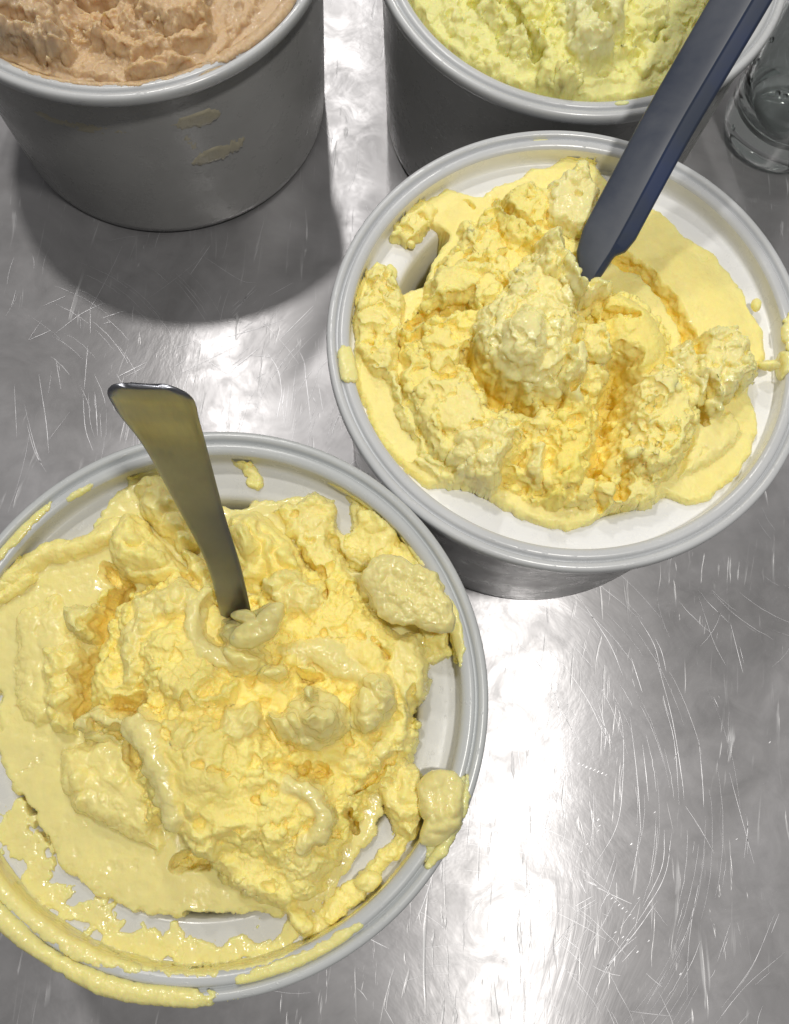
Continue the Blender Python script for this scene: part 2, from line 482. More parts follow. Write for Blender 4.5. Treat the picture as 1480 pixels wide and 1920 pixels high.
# ------------------------------------------------------------------ tubs
H = 1.188
LEDGE = H - 0.11
OUT = [(0.0, 0.012), (0.80, 0.012), (0.86, 0.0), (0.895, 0.006), (0.907, 0.02), (0.912, 0.06), (0.935, 0.6), (0.952, 1.02), (0.956, H - 0.10), (0.958, H - 0.072),
       (0.985, H - 0.070), (0.993, H - 0.062), (1.0, H - 0.045), (1.0, H - 0.022)]
RIM = [(0.997, H - 0.010), (0.990, H - 0.003), (0.978, H), (0.968, H - 0.003), (0.962, H - 0.012), (0.959, H - 0.026), (0.953, H - 0.027),
       (0.950, H - 0.012), (0.943, H - 0.005), (0.934, H - 0.004), (0.922, H - 0.006), (0.911, H - 0.011), (0.905, H - 0.020)]
INN = [(0.903, H - 0.04), (0.904, H - 0.07), (0.903, H - 0.096), (0.898, H - 0.106), (0.888, H - 0.110), (0.86, LEDGE), (0.80, LEDGE - 0.002),
       (0.775, LEDGE - 0.004), (0.762, LEDGE - 0.010), (0.754, LEDGE - 0.022), (0.748, LEDGE - 0.05), (0.735, LEDGE - 0.3), (0.70, LEDGE - 0.8), (0.67, 0.08), (0.60, 0.05), (0.0, 0.05)]
def lathe(prof, nseg=192, wob=0.0, seed=0):
    prof = np.array(prof, float)
    t = np.linspace(0, 2 * np.pi, nseg, endpoint=False)
    R = prof[:, 0][None, :] * (1 + wob * np.sin(2 * t + seed) + wob * 0.5 * np.sin(3 * t + seed * 2))[:, None]
    V = np.stack([R * np.cos(t)[:, None], R * np.sin(t)[:, None], np.broadcast_to(prof[:, 1], R.shape)], -1).reshape(-1, 3)
    return V, grid_faces(nseg, len(prof), wrap_u=True)
def tub(loc, label, scale=1.0, seed=0, mo=M_plastic, mi=M_plastic_in):
    t = empty('ice_cream_tub', loc, label, 'tub', 'round plastic ice cream tubs', scale)
    for nm, pr, mt in (('outer_wall', OUT[:-3], M_wall), ('rim', OUT[-4:] + RIM, mo), ('inner_wall', [RIM[-1]] + INN, mi)):
        V, F = lathe(pr, 256, 0.0016, seed)
        link(nm, mesh(nm, V, F), mt, t)
    return t
TA, TB, TC, TD = (0, 0, 0), (1.2599, 1.5772, 0), (-0.943, 3.4994, 0), (1.2431, 3.6468, 0)
KA = 1.018
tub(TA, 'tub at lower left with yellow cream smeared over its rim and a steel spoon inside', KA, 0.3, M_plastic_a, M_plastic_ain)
tub(TB, 'middle right tub with clean white ledge and a dark grey handle stuck in its cream', 1, 1.9)
tub(TC, 'top left tub of coffee brown ice cream with its tall grey outer wall in view', 1, 3.1)
tub(TD, 'top right tub of pale lemon ice cream behind the grey handle', 1, 4.4)

# ------------------------------------------------------------------ ice cream
FA = [
 ('P', [(-0.431, 0.827),(-0.363, 0.86),(-0.229, 0.738),(-0.041, 0.724),(0.06, 0.745),(0.16, 0.776),(0.28, 0.82),(0.357, 0.784),(0.383, 0.679),(0.433, 0.652),(0.407, 0.8),(0.512, 0.788),(0.634, 0.703),(0.737, 0.586),(0.81, 0.479),(0.851, 0.34),(0.849, 0.23),(0.777, 0.204),(0.78, 0.097),(0.739, 0.016),(0.773, -0.113),(0.732, -0.191),(0.68, -0.255),(0.662, -0.326),(0.642, -0.403),(0.565, -0.533),(0.502, -0.639),(0.42, -0.731),(0.347, -0.734),(0.235, -0.72),(0.107, -0.727),(0.002, -0.758),(-0.126, -0.764),(-0.26, -0.729),(-0.383, -0.662),(-0.526, -0.544),(-0.618, -0.43),(-0.698, -0.319),(-0.762, -0.224),(-0.785, -0.066),(-0.881, -0.075),(-0.943, 0.212),(-0.817, 0.275),(-0.772, 0.35),(-0.755, 0.465),(-0.641, 0.507),(-0.559, 0.557),(-0.537, 0.665)], 0.03, 0.03, 0.018, 0.003, 0.9, 0, 0, 0),
 ('P', [(-0.36, 0.33),(-0.183, 0.446),(0.066, 0.35),(0.262, 0.509),(0.417, 0.544),(0.552, 0.376),(0.762, 0.202),(0.734, -0.154),(0.604, -0.36),(0.526, -0.488),(0.451, -0.629),(0.296, -0.676),(0.105, -0.592),(-0.04, -0.469),(-0.17, -0.481),(-0.246, -0.17),(-0.437, -0.096),(-0.481, 0.144),(-0.433, 0.303)], 0.13, 0.14, 0.03, 0.03, 0.12, 0.45, 0, 0),
 ('P', [(-0.208, -0.115),(-0.084, -0.068),(0.17, -0.045),(0.352, -0.188),(0.501, -0.227),(0.518, -0.379),(0.458, -0.485),(0.292, -0.565),(0.109, -0.515),(-0.072, -0.482),(-0.158, -0.371)], 0.22, 0.12, 0.02, 0.026, 0.1, 0.3, 0, 0),
 ('P', [(-0.279, 0.191),(-0.139, 0.261),(-0.019, 0.216),(0.056, 0.092),(0.155, 0.045),(0.115, -0.067),(-0.085, -0.085),(-0.22, -0.026)], 0.2, 0.08, 0.02, 0.018, 0.05, 0.3, 0, 0),
 ('P', [(0.093, 0.709),(0.286, 0.796),(0.368, 0.757),(0.386, 0.633),(0.449, 0.515),(0.432, 0.392),(0.346, 0.444),(0.256, 0.537),(0.158, 0.673)], 0.09, 0.05, 0.02, 0.02, 0.3, 0, 0, 0),
 ('P', [(0.407, 0.619),(0.44, 0.695),(0.432, 0.769),(0.536, 0.758),(0.657, 0.664),(0.768, 0.539),(0.828, 0.413),(0.853, 0.236),(0.781, 0.206),(0.668, 0.418),(0.537, 0.528)], 0.07, 0.03, 0.025, 0.03, 0.4, 0, 0, 0),
 ('P', [(0.288, 0.309),(0.426, 0.46),(0.552, 0.373),(0.719, 0.234),(0.658, 0.058),(0.463, 0.115),(0.299, 0.214)], 0.15, 0.08, 0.02, 0.024, 0.08, 0.4, 0, 0),
 ('P', [(0.571, 0.183),(0.638, 0.285),(0.734, 0.294),(0.778, 0.183),(0.773, 0.051),(0.721, -0.009),(0.651, 0.04)], 0.14, 0.05, 0.012, 0.008, 0.5, 0, 0, 0),
 ('P', [(0.476, -0.013),(0.736, 0.048),(0.759, -0.116),(0.681, -0.195),(0.596, -0.273),(0.497, -0.211)], 0.13, 0.06, 0.03, 0.03, 0.35, 0, 0, 0),
 ('P', [(-0.771, 0.222),(-0.631, 0.315),(-0.509, 0.188),(-0.473, -0.002),(-0.487, -0.135),(-0.611, -0.183),(-0.723, -0.101)], 0.07, 0.08, 0.015, 0.006, 0.7, 0, 0, 0),
 ('P', [(-0.504, -0.229),(-0.271, -0.153),(-0.122, -0.375),(-0.112, -0.549),(-0.366, -0.467),(-0.499, -0.355)], 0.08, 0.06, 0.01, 0.006, 0.6, 0, 0, 0),
 ('P', [(0.091, -0.473),(0.371, -0.397),(0.527, -0.486),(0.43, -0.661),(0.337, -0.705),(0.19, -0.665),(0.081, -0.592)], 0.15, 0.09, 0.02, 0.024, 0.2, 0, 0, 0),
 ('L', [(-0.883, 0.31),(-0.781, 0.39),(-0.695, 0.459),(-0.546, 0.515),(-0.456, 0.575)], 0.05, 0.08, 0.012, 0.006, 0.5, 0),
 ('L', [(-0.886, 0.212),(-0.823, 0.287),(-0.742, 0.375)], 0.03, 0.07, 0.02, 0.01, 0.5, 0),
 ('L', [(-0.665, -0.498),(-0.545, -0.628),(-0.411, -0.746),(-0.248, -0.829),(-0.057, -0.876),(0.161, -0.874),(0.338, -0.826),(0.507, -0.696)], 0.055, 0.01, 0.06, 0.003, 0.9, 0),
 ('L', [(0.508, -0.693),(0.608, -0.595),(0.691, -0.483),(0.741, -0.408)], 0.04, 0.03, 0.03, 0.014, 0.35, 0),
 ('L', [(0.365, -0.694),(0.433, -0.738)], 0.035, 0.08, 0.01, 0.01, 0.4, 0),
 ('L', [(-0.023, 0.891),(0.032, 0.874),(0.05, 0.821)], 0.03, 0.025, 0.03, 0.01, 0.5, 0),
 ('L', [(0.747, 0.199),(0.833, 0.237)], 0.035, 0.05, 0.02, 0.015, 0.5, 0),
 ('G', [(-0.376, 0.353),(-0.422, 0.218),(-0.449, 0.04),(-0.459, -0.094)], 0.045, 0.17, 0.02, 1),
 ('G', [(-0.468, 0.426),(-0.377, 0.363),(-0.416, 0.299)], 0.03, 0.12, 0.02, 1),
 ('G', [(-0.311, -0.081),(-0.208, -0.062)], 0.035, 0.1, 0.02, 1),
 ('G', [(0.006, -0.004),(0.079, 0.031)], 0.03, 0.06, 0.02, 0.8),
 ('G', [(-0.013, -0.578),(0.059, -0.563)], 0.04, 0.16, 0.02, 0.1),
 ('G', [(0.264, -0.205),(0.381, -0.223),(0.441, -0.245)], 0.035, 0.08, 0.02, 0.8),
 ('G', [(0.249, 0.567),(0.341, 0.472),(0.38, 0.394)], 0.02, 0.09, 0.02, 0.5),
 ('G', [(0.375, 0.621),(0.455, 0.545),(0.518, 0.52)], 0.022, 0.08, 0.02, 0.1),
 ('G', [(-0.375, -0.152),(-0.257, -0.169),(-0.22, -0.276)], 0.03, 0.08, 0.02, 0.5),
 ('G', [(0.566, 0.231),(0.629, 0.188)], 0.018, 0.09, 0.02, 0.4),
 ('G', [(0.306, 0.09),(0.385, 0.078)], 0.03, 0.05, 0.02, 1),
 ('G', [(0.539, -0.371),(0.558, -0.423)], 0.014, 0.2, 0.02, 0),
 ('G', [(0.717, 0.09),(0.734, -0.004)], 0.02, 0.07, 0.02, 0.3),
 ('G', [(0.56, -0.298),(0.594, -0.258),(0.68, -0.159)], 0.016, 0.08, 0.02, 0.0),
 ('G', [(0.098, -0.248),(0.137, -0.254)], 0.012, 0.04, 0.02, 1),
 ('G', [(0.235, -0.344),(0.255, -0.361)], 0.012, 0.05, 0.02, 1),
]
FB = [
 ('P', [(-0.772, 0.421),(-0.759, 0.529),(-0.661, 0.62),(-0.549, 0.7),(-0.454, 0.683),(-0.399, 0.673),(-0.351, 0.735),(-0.269, 0.763),(-0.178, 0.845),(-0.107, 0.863),(-0.038, 0.921),(0.082, 0.918),(0.181, 0.792),(0.396, 0.679),(0.515, 0.571),(0.631, 0.504),(0.735, 0.371),(0.79, 0.249),(0.839, 0.153),(0.845, 0.022),(0.789, -0.062),(0.774, -0.136),(0.821, -0.274),(0.783, -0.418),(0.707, -0.535),(0.603, -0.636),(0.517, -0.662),(0.42, -0.631),(0.377, -0.666),(0.218, -0.722),(0.113, -0.787),(0.04, -0.816),(-0.077, -0.805),(-0.208, -0.752),(-0.318, -0.696),(-0.384, -0.664),(-0.532, -0.695),(-0.67, -0.588),(-0.769, -0.456),(-0.856, -0.288),(-0.9, 0.012),(-0.897, 0.214),(-0.831, 0.311),(-0.753, 0.28),(-0.71, 0.162),(-0.631, 0.203),(-0.588, 0.349),(-0.536, 0.454),(-0.63, 0.524),(-0.686, 0.417)], 0.035, 0.03, 0.01, 0.0015, 0.35, 0, 0, 0),
 ('P', [(-0.702, -0.007),(-0.628, 0.173),(-0.512, 0.414),(-0.342, 0.615),(-0.186, 0.739),(-0.001, 0.759),(0.106, 0.275),(0.287, 0.243),(0.423, 0.108),(0.457, -0.082),(0.338, -0.189),(0.426, -0.366),(0.385, -0.573),(0.198, -0.723),(-0.114, -0.753),(-0.332, -0.621),(-0.551, -0.508),(-0.673, -0.337)], 0.11, 0.1, 0.03, 0.03, 0.12, 0.25, 0, 0),
 ('P', [(0.277, 0.593),(0.511, 0.551),(0.73, 0.352),(0.818, 0.133),(0.826, -0.014),(0.602, 0.061),(0.512, 0.253),(0.326, 0.439)], 0.045, 0.12, 0.006, 0.0, 0.25, 0, 0, 0),
 ('P', [(-0.349, 0.598),(-0.195, 0.707),(-0.101, 0.651),(-0.093, 0.445),(-0.177, 0.335),(-0.292, 0.398),(-0.354, 0.494)], 0.17, 0.05, 0.02, 0.022, 0.15, 0.2, 0, 0),
 ('P', [(-0.494, 0.448),(-0.362, 0.513),(-0.265, 0.395),(-0.239, 0.321),(-0.347, 0.26),(-0.463, 0.323)], 0.14, 0.05, 0.025, 0.022, 0.2, 0, 0, 0),
 ('P', [(-0.153, 0.65),(-0.071, 0.765),(0.047, 0.788),(0.107, 0.665),(0.091, 0.445),(-0.031, 0.407),(-0.133, 0.472)], 0.2, 0.06, 0.015, 0.016, 0.75, 0, 0, 0),
 ('P', [(-0.609, 0.177),(-0.484, 0.29),(-0.327, 0.281),(-0.251, 0.115),(-0.378, 0.029),(-0.489, 0.054),(-0.623, 0.077)], 0.15, 0.06, 0.025, 0.02, 0.15, 0, 0, 0),
 ('P', [(0.098, 0.16),(0.196, 0.207),(0.328, 0.148),(0.411, 0.012),(0.421, -0.151),(0.289, -0.222),(0.161, -0.154),(0.103, 0.004)], 0.2, 0.13, 0.008, 0.004, 0.0, 0.35, 0, 0),
 ('P', [(-0.035, -0.005),(0.137, 0.037),(0.205, -0.098),(0.185, -0.17),(0.036, -0.185)], 0.19, 0.05, 0.02, 0.022, 0.3, 0, 0, 0),
 ('P', [(-0.398, 0.037),(-0.288, 0.193),(-0.188, 0.377),(-0.126, 0.472),(-0.053, 0.429),(0.002, 0.298),(0.065, 0.182),(0.07, 0.014),(0.027, -0.108),(0.02, -0.223),(-0.05, -0.31),(-0.144, -0.32),(-0.249, -0.319),(-0.326, -0.258),(-0.42, -0.165),(-0.441, -0.05)], 0.22, 0.12, 0.025, 0.026, 0.75, 0, 0, 0),
 ('P', [(-0.336, -0.064),(-0.226, 0.04),(-0.098, 0.007),(-0.081, -0.153),(-0.128, -0.27),(-0.24, -0.293),(-0.327, -0.212)], 0.29, 0.1, 0.015, 0.014, 0.9, 0, 0, 0),
 ('P', [(-0.655, -0.311),(-0.576, -0.233),(-0.428, -0.218),(-0.314, -0.322),(-0.198, -0.424),(-0.212, -0.56),(-0.337, -0.62),(-0.486, -0.587),(-0.586, -0.508)], 0.16, 0.08, 0.02, 0.024, 0.3, 0, 0, 0),
 ('P', [(-0.454, -0.484),(-0.292, -0.401),(-0.174, -0.456),(-0.21, -0.57),(-0.273, -0.727),(-0.357, -0.693),(-0.465, -0.617)], 0.19, 0.07, 0.02, 0.016, 0.7, 0, 0, 0),
 ('P', [(-0.157, -0.488),(-0.073, -0.479),(-0.066, -0.655),(-0.114, -0.724),(-0.161, -0.62)], 0.16, 0.05, 0.015, 0.012, 0.7, 0, 0, 0),
 ('P', [(-0.039, -0.295),(0.109, -0.234),(0.135, -0.414),(0.1, -0.639),(0.0, -0.756),(-0.082, -0.743),(-0.096, -0.437)], 0.16, 0.08, 0.02, 0.02, 0.02, 0.8, 0, 0),
 ('P', [(0.228, -0.189),(0.376, -0.092),(0.484, -0.14),(0.547, -0.294),(0.484, -0.435),(0.484, -0.545),(0.34, -0.635),(0.234, -0.526),(0.221, -0.349)], 0.19, 0.08, 0.025, 0.028, 0.4, 0, 0, 0),
 ('P', [(0.355, -0.083),(0.527, 0.077),(0.669, 0.096),(0.748, 0.004),(0.801, -0.089),(0.697, -0.199),(0.632, -0.297),(0.484, -0.255)], 0.19, 0.06, 0.02, 0.02, 0.75, 0, 0, 0),
 ('P', [(0.154, -0.57),(0.409, -0.545),(0.389, -0.669),(0.201, -0.731),(0.116, -0.684)], 0.1, 0.04, 0.025, 0.028, 0.4, 0, 0, 0),
 ('P', [(0.504, -0.296),(0.701, -0.229),(0.754, -0.341),(0.59, -0.517),(0.462, -0.597)], 0.07, 0.06, 0.015, 0.006, 0.5, 0, 0, 0),
 ('P', [(-0.892, 0.082),(-0.828, 0.277),(-0.746, 0.248),(-0.689, 0.103),(-0.683, -0.092),(-0.714, -0.239),(-0.813, -0.225),(-0.884, -0.089)], 0.09, 0.03, 0.018, 0.02, 0.35, 0, 0, 0),
 ('P', [(-0.784, 0.411),(-0.725, 0.535),(-0.638, 0.606),(-0.567, 0.579),(-0.627, 0.467),(-0.701, 0.381)], 0.07, 0.03, 0.015, 0.016, 0.4, 0, 0, 0),
 ('P', [(-0.628, -0.592),(-0.44, -0.528),(-0.322, -0.696),(-0.472, -0.677)], 0.07, 0.03, 0.02, 0.012, 0.5, 0, 0, 0),
 ('L', [(-0.714, -0.234),(-0.643, -0.415),(-0.545, -0.565),(-0.434, -0.621)], 0.03, 0.08, 0.02, 0.02, 0.4, 0),
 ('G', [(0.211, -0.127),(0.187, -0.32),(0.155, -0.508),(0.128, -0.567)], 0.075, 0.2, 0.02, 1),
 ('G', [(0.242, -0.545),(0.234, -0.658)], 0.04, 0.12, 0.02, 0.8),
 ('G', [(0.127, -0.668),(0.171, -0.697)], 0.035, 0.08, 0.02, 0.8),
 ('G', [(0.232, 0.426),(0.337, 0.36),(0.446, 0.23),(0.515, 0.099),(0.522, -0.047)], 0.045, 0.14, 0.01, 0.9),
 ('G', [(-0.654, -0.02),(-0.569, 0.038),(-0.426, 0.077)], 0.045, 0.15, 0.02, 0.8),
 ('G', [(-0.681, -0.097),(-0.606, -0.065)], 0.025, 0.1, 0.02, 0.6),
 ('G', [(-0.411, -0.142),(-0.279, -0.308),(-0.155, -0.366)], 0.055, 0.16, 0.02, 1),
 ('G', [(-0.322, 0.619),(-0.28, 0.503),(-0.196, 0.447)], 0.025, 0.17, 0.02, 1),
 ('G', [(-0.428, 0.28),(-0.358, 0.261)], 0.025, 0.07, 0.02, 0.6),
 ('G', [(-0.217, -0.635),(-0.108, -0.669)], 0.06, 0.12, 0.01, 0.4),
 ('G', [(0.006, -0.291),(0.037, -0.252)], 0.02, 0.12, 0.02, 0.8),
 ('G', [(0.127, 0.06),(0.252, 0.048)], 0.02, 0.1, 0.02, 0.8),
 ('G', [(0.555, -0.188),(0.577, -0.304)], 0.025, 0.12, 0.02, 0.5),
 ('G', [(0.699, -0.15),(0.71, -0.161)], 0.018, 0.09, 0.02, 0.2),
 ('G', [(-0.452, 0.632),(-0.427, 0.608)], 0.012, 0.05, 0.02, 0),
]
FC = [
 ('P', [(0.895, 0.0),(0.875, 0.186),(0.818, 0.364),(0.724, 0.526),(0.599, 0.665),(0.448, 0.775),(0.277, 0.851),(0.094, 0.89),(-0.094, 0.89),(-0.277, 0.851),(-0.447, 0.775),(-0.599, 0.665),(-0.724, 0.526),(-0.818, 0.364),(-0.875, 0.186),(-0.895, 0.0),(-0.875, -0.186),(-0.818, -0.364),(-0.724, -0.526),(-0.599, -0.665),(-0.448, -0.775),(-0.277, -0.851),(-0.094, -0.89),(0.094, -0.89),(0.277, -0.851),(0.448, -0.775),(0.599, -0.665),(0.724, -0.526),(0.818, -0.364),(0.875, -0.186)], 0.06, 0.02, 0.008, 0.004, 0.3, 0, 0, 0),
 ('P', [(-1.334, 0.536),(0.599, 0.775),(0.854, -0.031),(0.722, -0.374),(0.657, -0.532),(0.573, -0.719),(0.411, -0.839),(0.239, -0.886),(0.048, -0.885),(-0.14, -0.843),(-0.271, -0.788),(-0.436, -0.745),(-0.727, -0.526)], 0.085, 0.03, 0.02, 0.012, 0.3, 0, 0, 0),
 ('P', [(-0.923, 0.342),(0.129, 0.471),(0.523, -0.132),(0.527, -0.497),(0.396, -0.746),(0.172, -0.829),(-0.075, -0.771),(-0.255, -0.704),(-0.559, -0.622)], 0.14, 0.15, 0.04, 0.045, 0.4, 0, 0, 0),
 ('P', [(-0.623, -0.366),(-0.18, -0.434),(-0.108, -0.689),(-0.204, -0.791),(-0.444, -0.756)], 0.23, 0.07, 0.03, 0.035, 0.7, 0, 0, 0),
 ('P', [(0.118, -0.389),(0.518, -0.342),(0.505, -0.579),(0.329, -0.657),(0.176, -0.588)], 0.22, 0.07, 0.03, 0.02, 0.2, 0, 0, 0),
 ('L', [(0.086, -0.694),(0.212, -0.738),(0.37, -0.691),(0.497, -0.589)], 0.05, 0.17, 0.02, 0.015, 0.2, 0),
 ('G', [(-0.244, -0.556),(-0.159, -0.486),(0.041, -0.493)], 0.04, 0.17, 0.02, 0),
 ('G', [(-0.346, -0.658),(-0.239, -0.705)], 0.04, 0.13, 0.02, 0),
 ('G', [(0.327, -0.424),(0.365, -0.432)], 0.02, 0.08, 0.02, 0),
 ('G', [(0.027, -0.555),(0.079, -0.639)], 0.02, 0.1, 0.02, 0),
]
FD = [
 ('P', [(0.875, 0.0),(0.856, 0.182),(0.799, 0.356),(0.708, 0.514),(0.585, 0.65),(0.438, 0.758),(0.27, 0.832),(0.091, 0.87),(-0.091, 0.87),(-0.27, 0.832),(-0.437, 0.758),(-0.585, 0.65),(-0.708, 0.514),(-0.799, 0.356),(-0.856, 0.182),(-0.875, 0.0),(-0.856, -0.182),(-0.799, -0.356),(-0.708, -0.514),(-0.585, -0.65),(-0.438, -0.758),(-0.27, -0.832),(-0.091, -0.87),(0.091, -0.87),(0.27, -0.832),(0.438, -0.758),(0.585, -0.65),(0.708, -0.514),(0.799, -0.356),(0.856, -0.182)], 0.07, 0.025, 0.012, 0.01, 0.3, 0, 0, 0),
 ('P', [(-0.784, 0.552),(0.671, 0.73),(0.638, -0.264),(0.537, -0.444),(0.444, -0.661),(0.258, -0.782),(0.053, -0.834),(-0.169, -0.85),(-0.325, -0.824),(-0.477, -0.73),(-0.563, -0.621),(-0.647, -0.479)], 0.085, 0.03, 0.02, 0.018, 0.3, 0, 0, 0),
 ('P', [(-0.627, 0.472),(0.381, 0.596),(0.438, -0.363),(0.318, -0.616),(0.034, -0.793),(-0.228, -0.793),(-0.404, -0.639),(-0.512, -0.473)], 0.16, 0.12, 0.03, 0.045, 0.3, 0, 0, 0),
 ('P', [(-0.1, -0.278),(0.19, -0.305),(0.207, -0.54),(0.127, -0.665),(-0.037, -0.684),(-0.089, -0.574)], 0.25, 0.06, 0.02, 0.018, 0.85, 0, 0, 0),
 ('P', [(-0.186, -0.673),(-0.068, -0.624),(0.03, -0.663),(0.033, -0.764),(-0.058, -0.86),(-0.177, -0.859)], 0.16, 0.05, 0.02, 0.025, 0.2, 0, 0, 0),
 ('L', [(-0.552, -0.508),(-0.471, -0.618),(-0.341, -0.751)], 0.06, 0.1, 0.02, 0.02, 0.3, 0),
 ('G', [(-0.312, -0.492),(-0.231, -0.604),(-0.176, -0.717)], 0.035, 0.2, 0.02, 0),
 ('G', [(0.076, -0.524),(0.129, -0.623)], 0.03, 0.16, 0.02, 0),
 ('G', [(-0.505, -0.406),(-0.377, -0.438)], 0.03, 0.12, 0.02, 0),
 ('G', [(0.35, -0.508),(0.399, -0.441)], 0.02, 0.1, 0.02, 0),
]
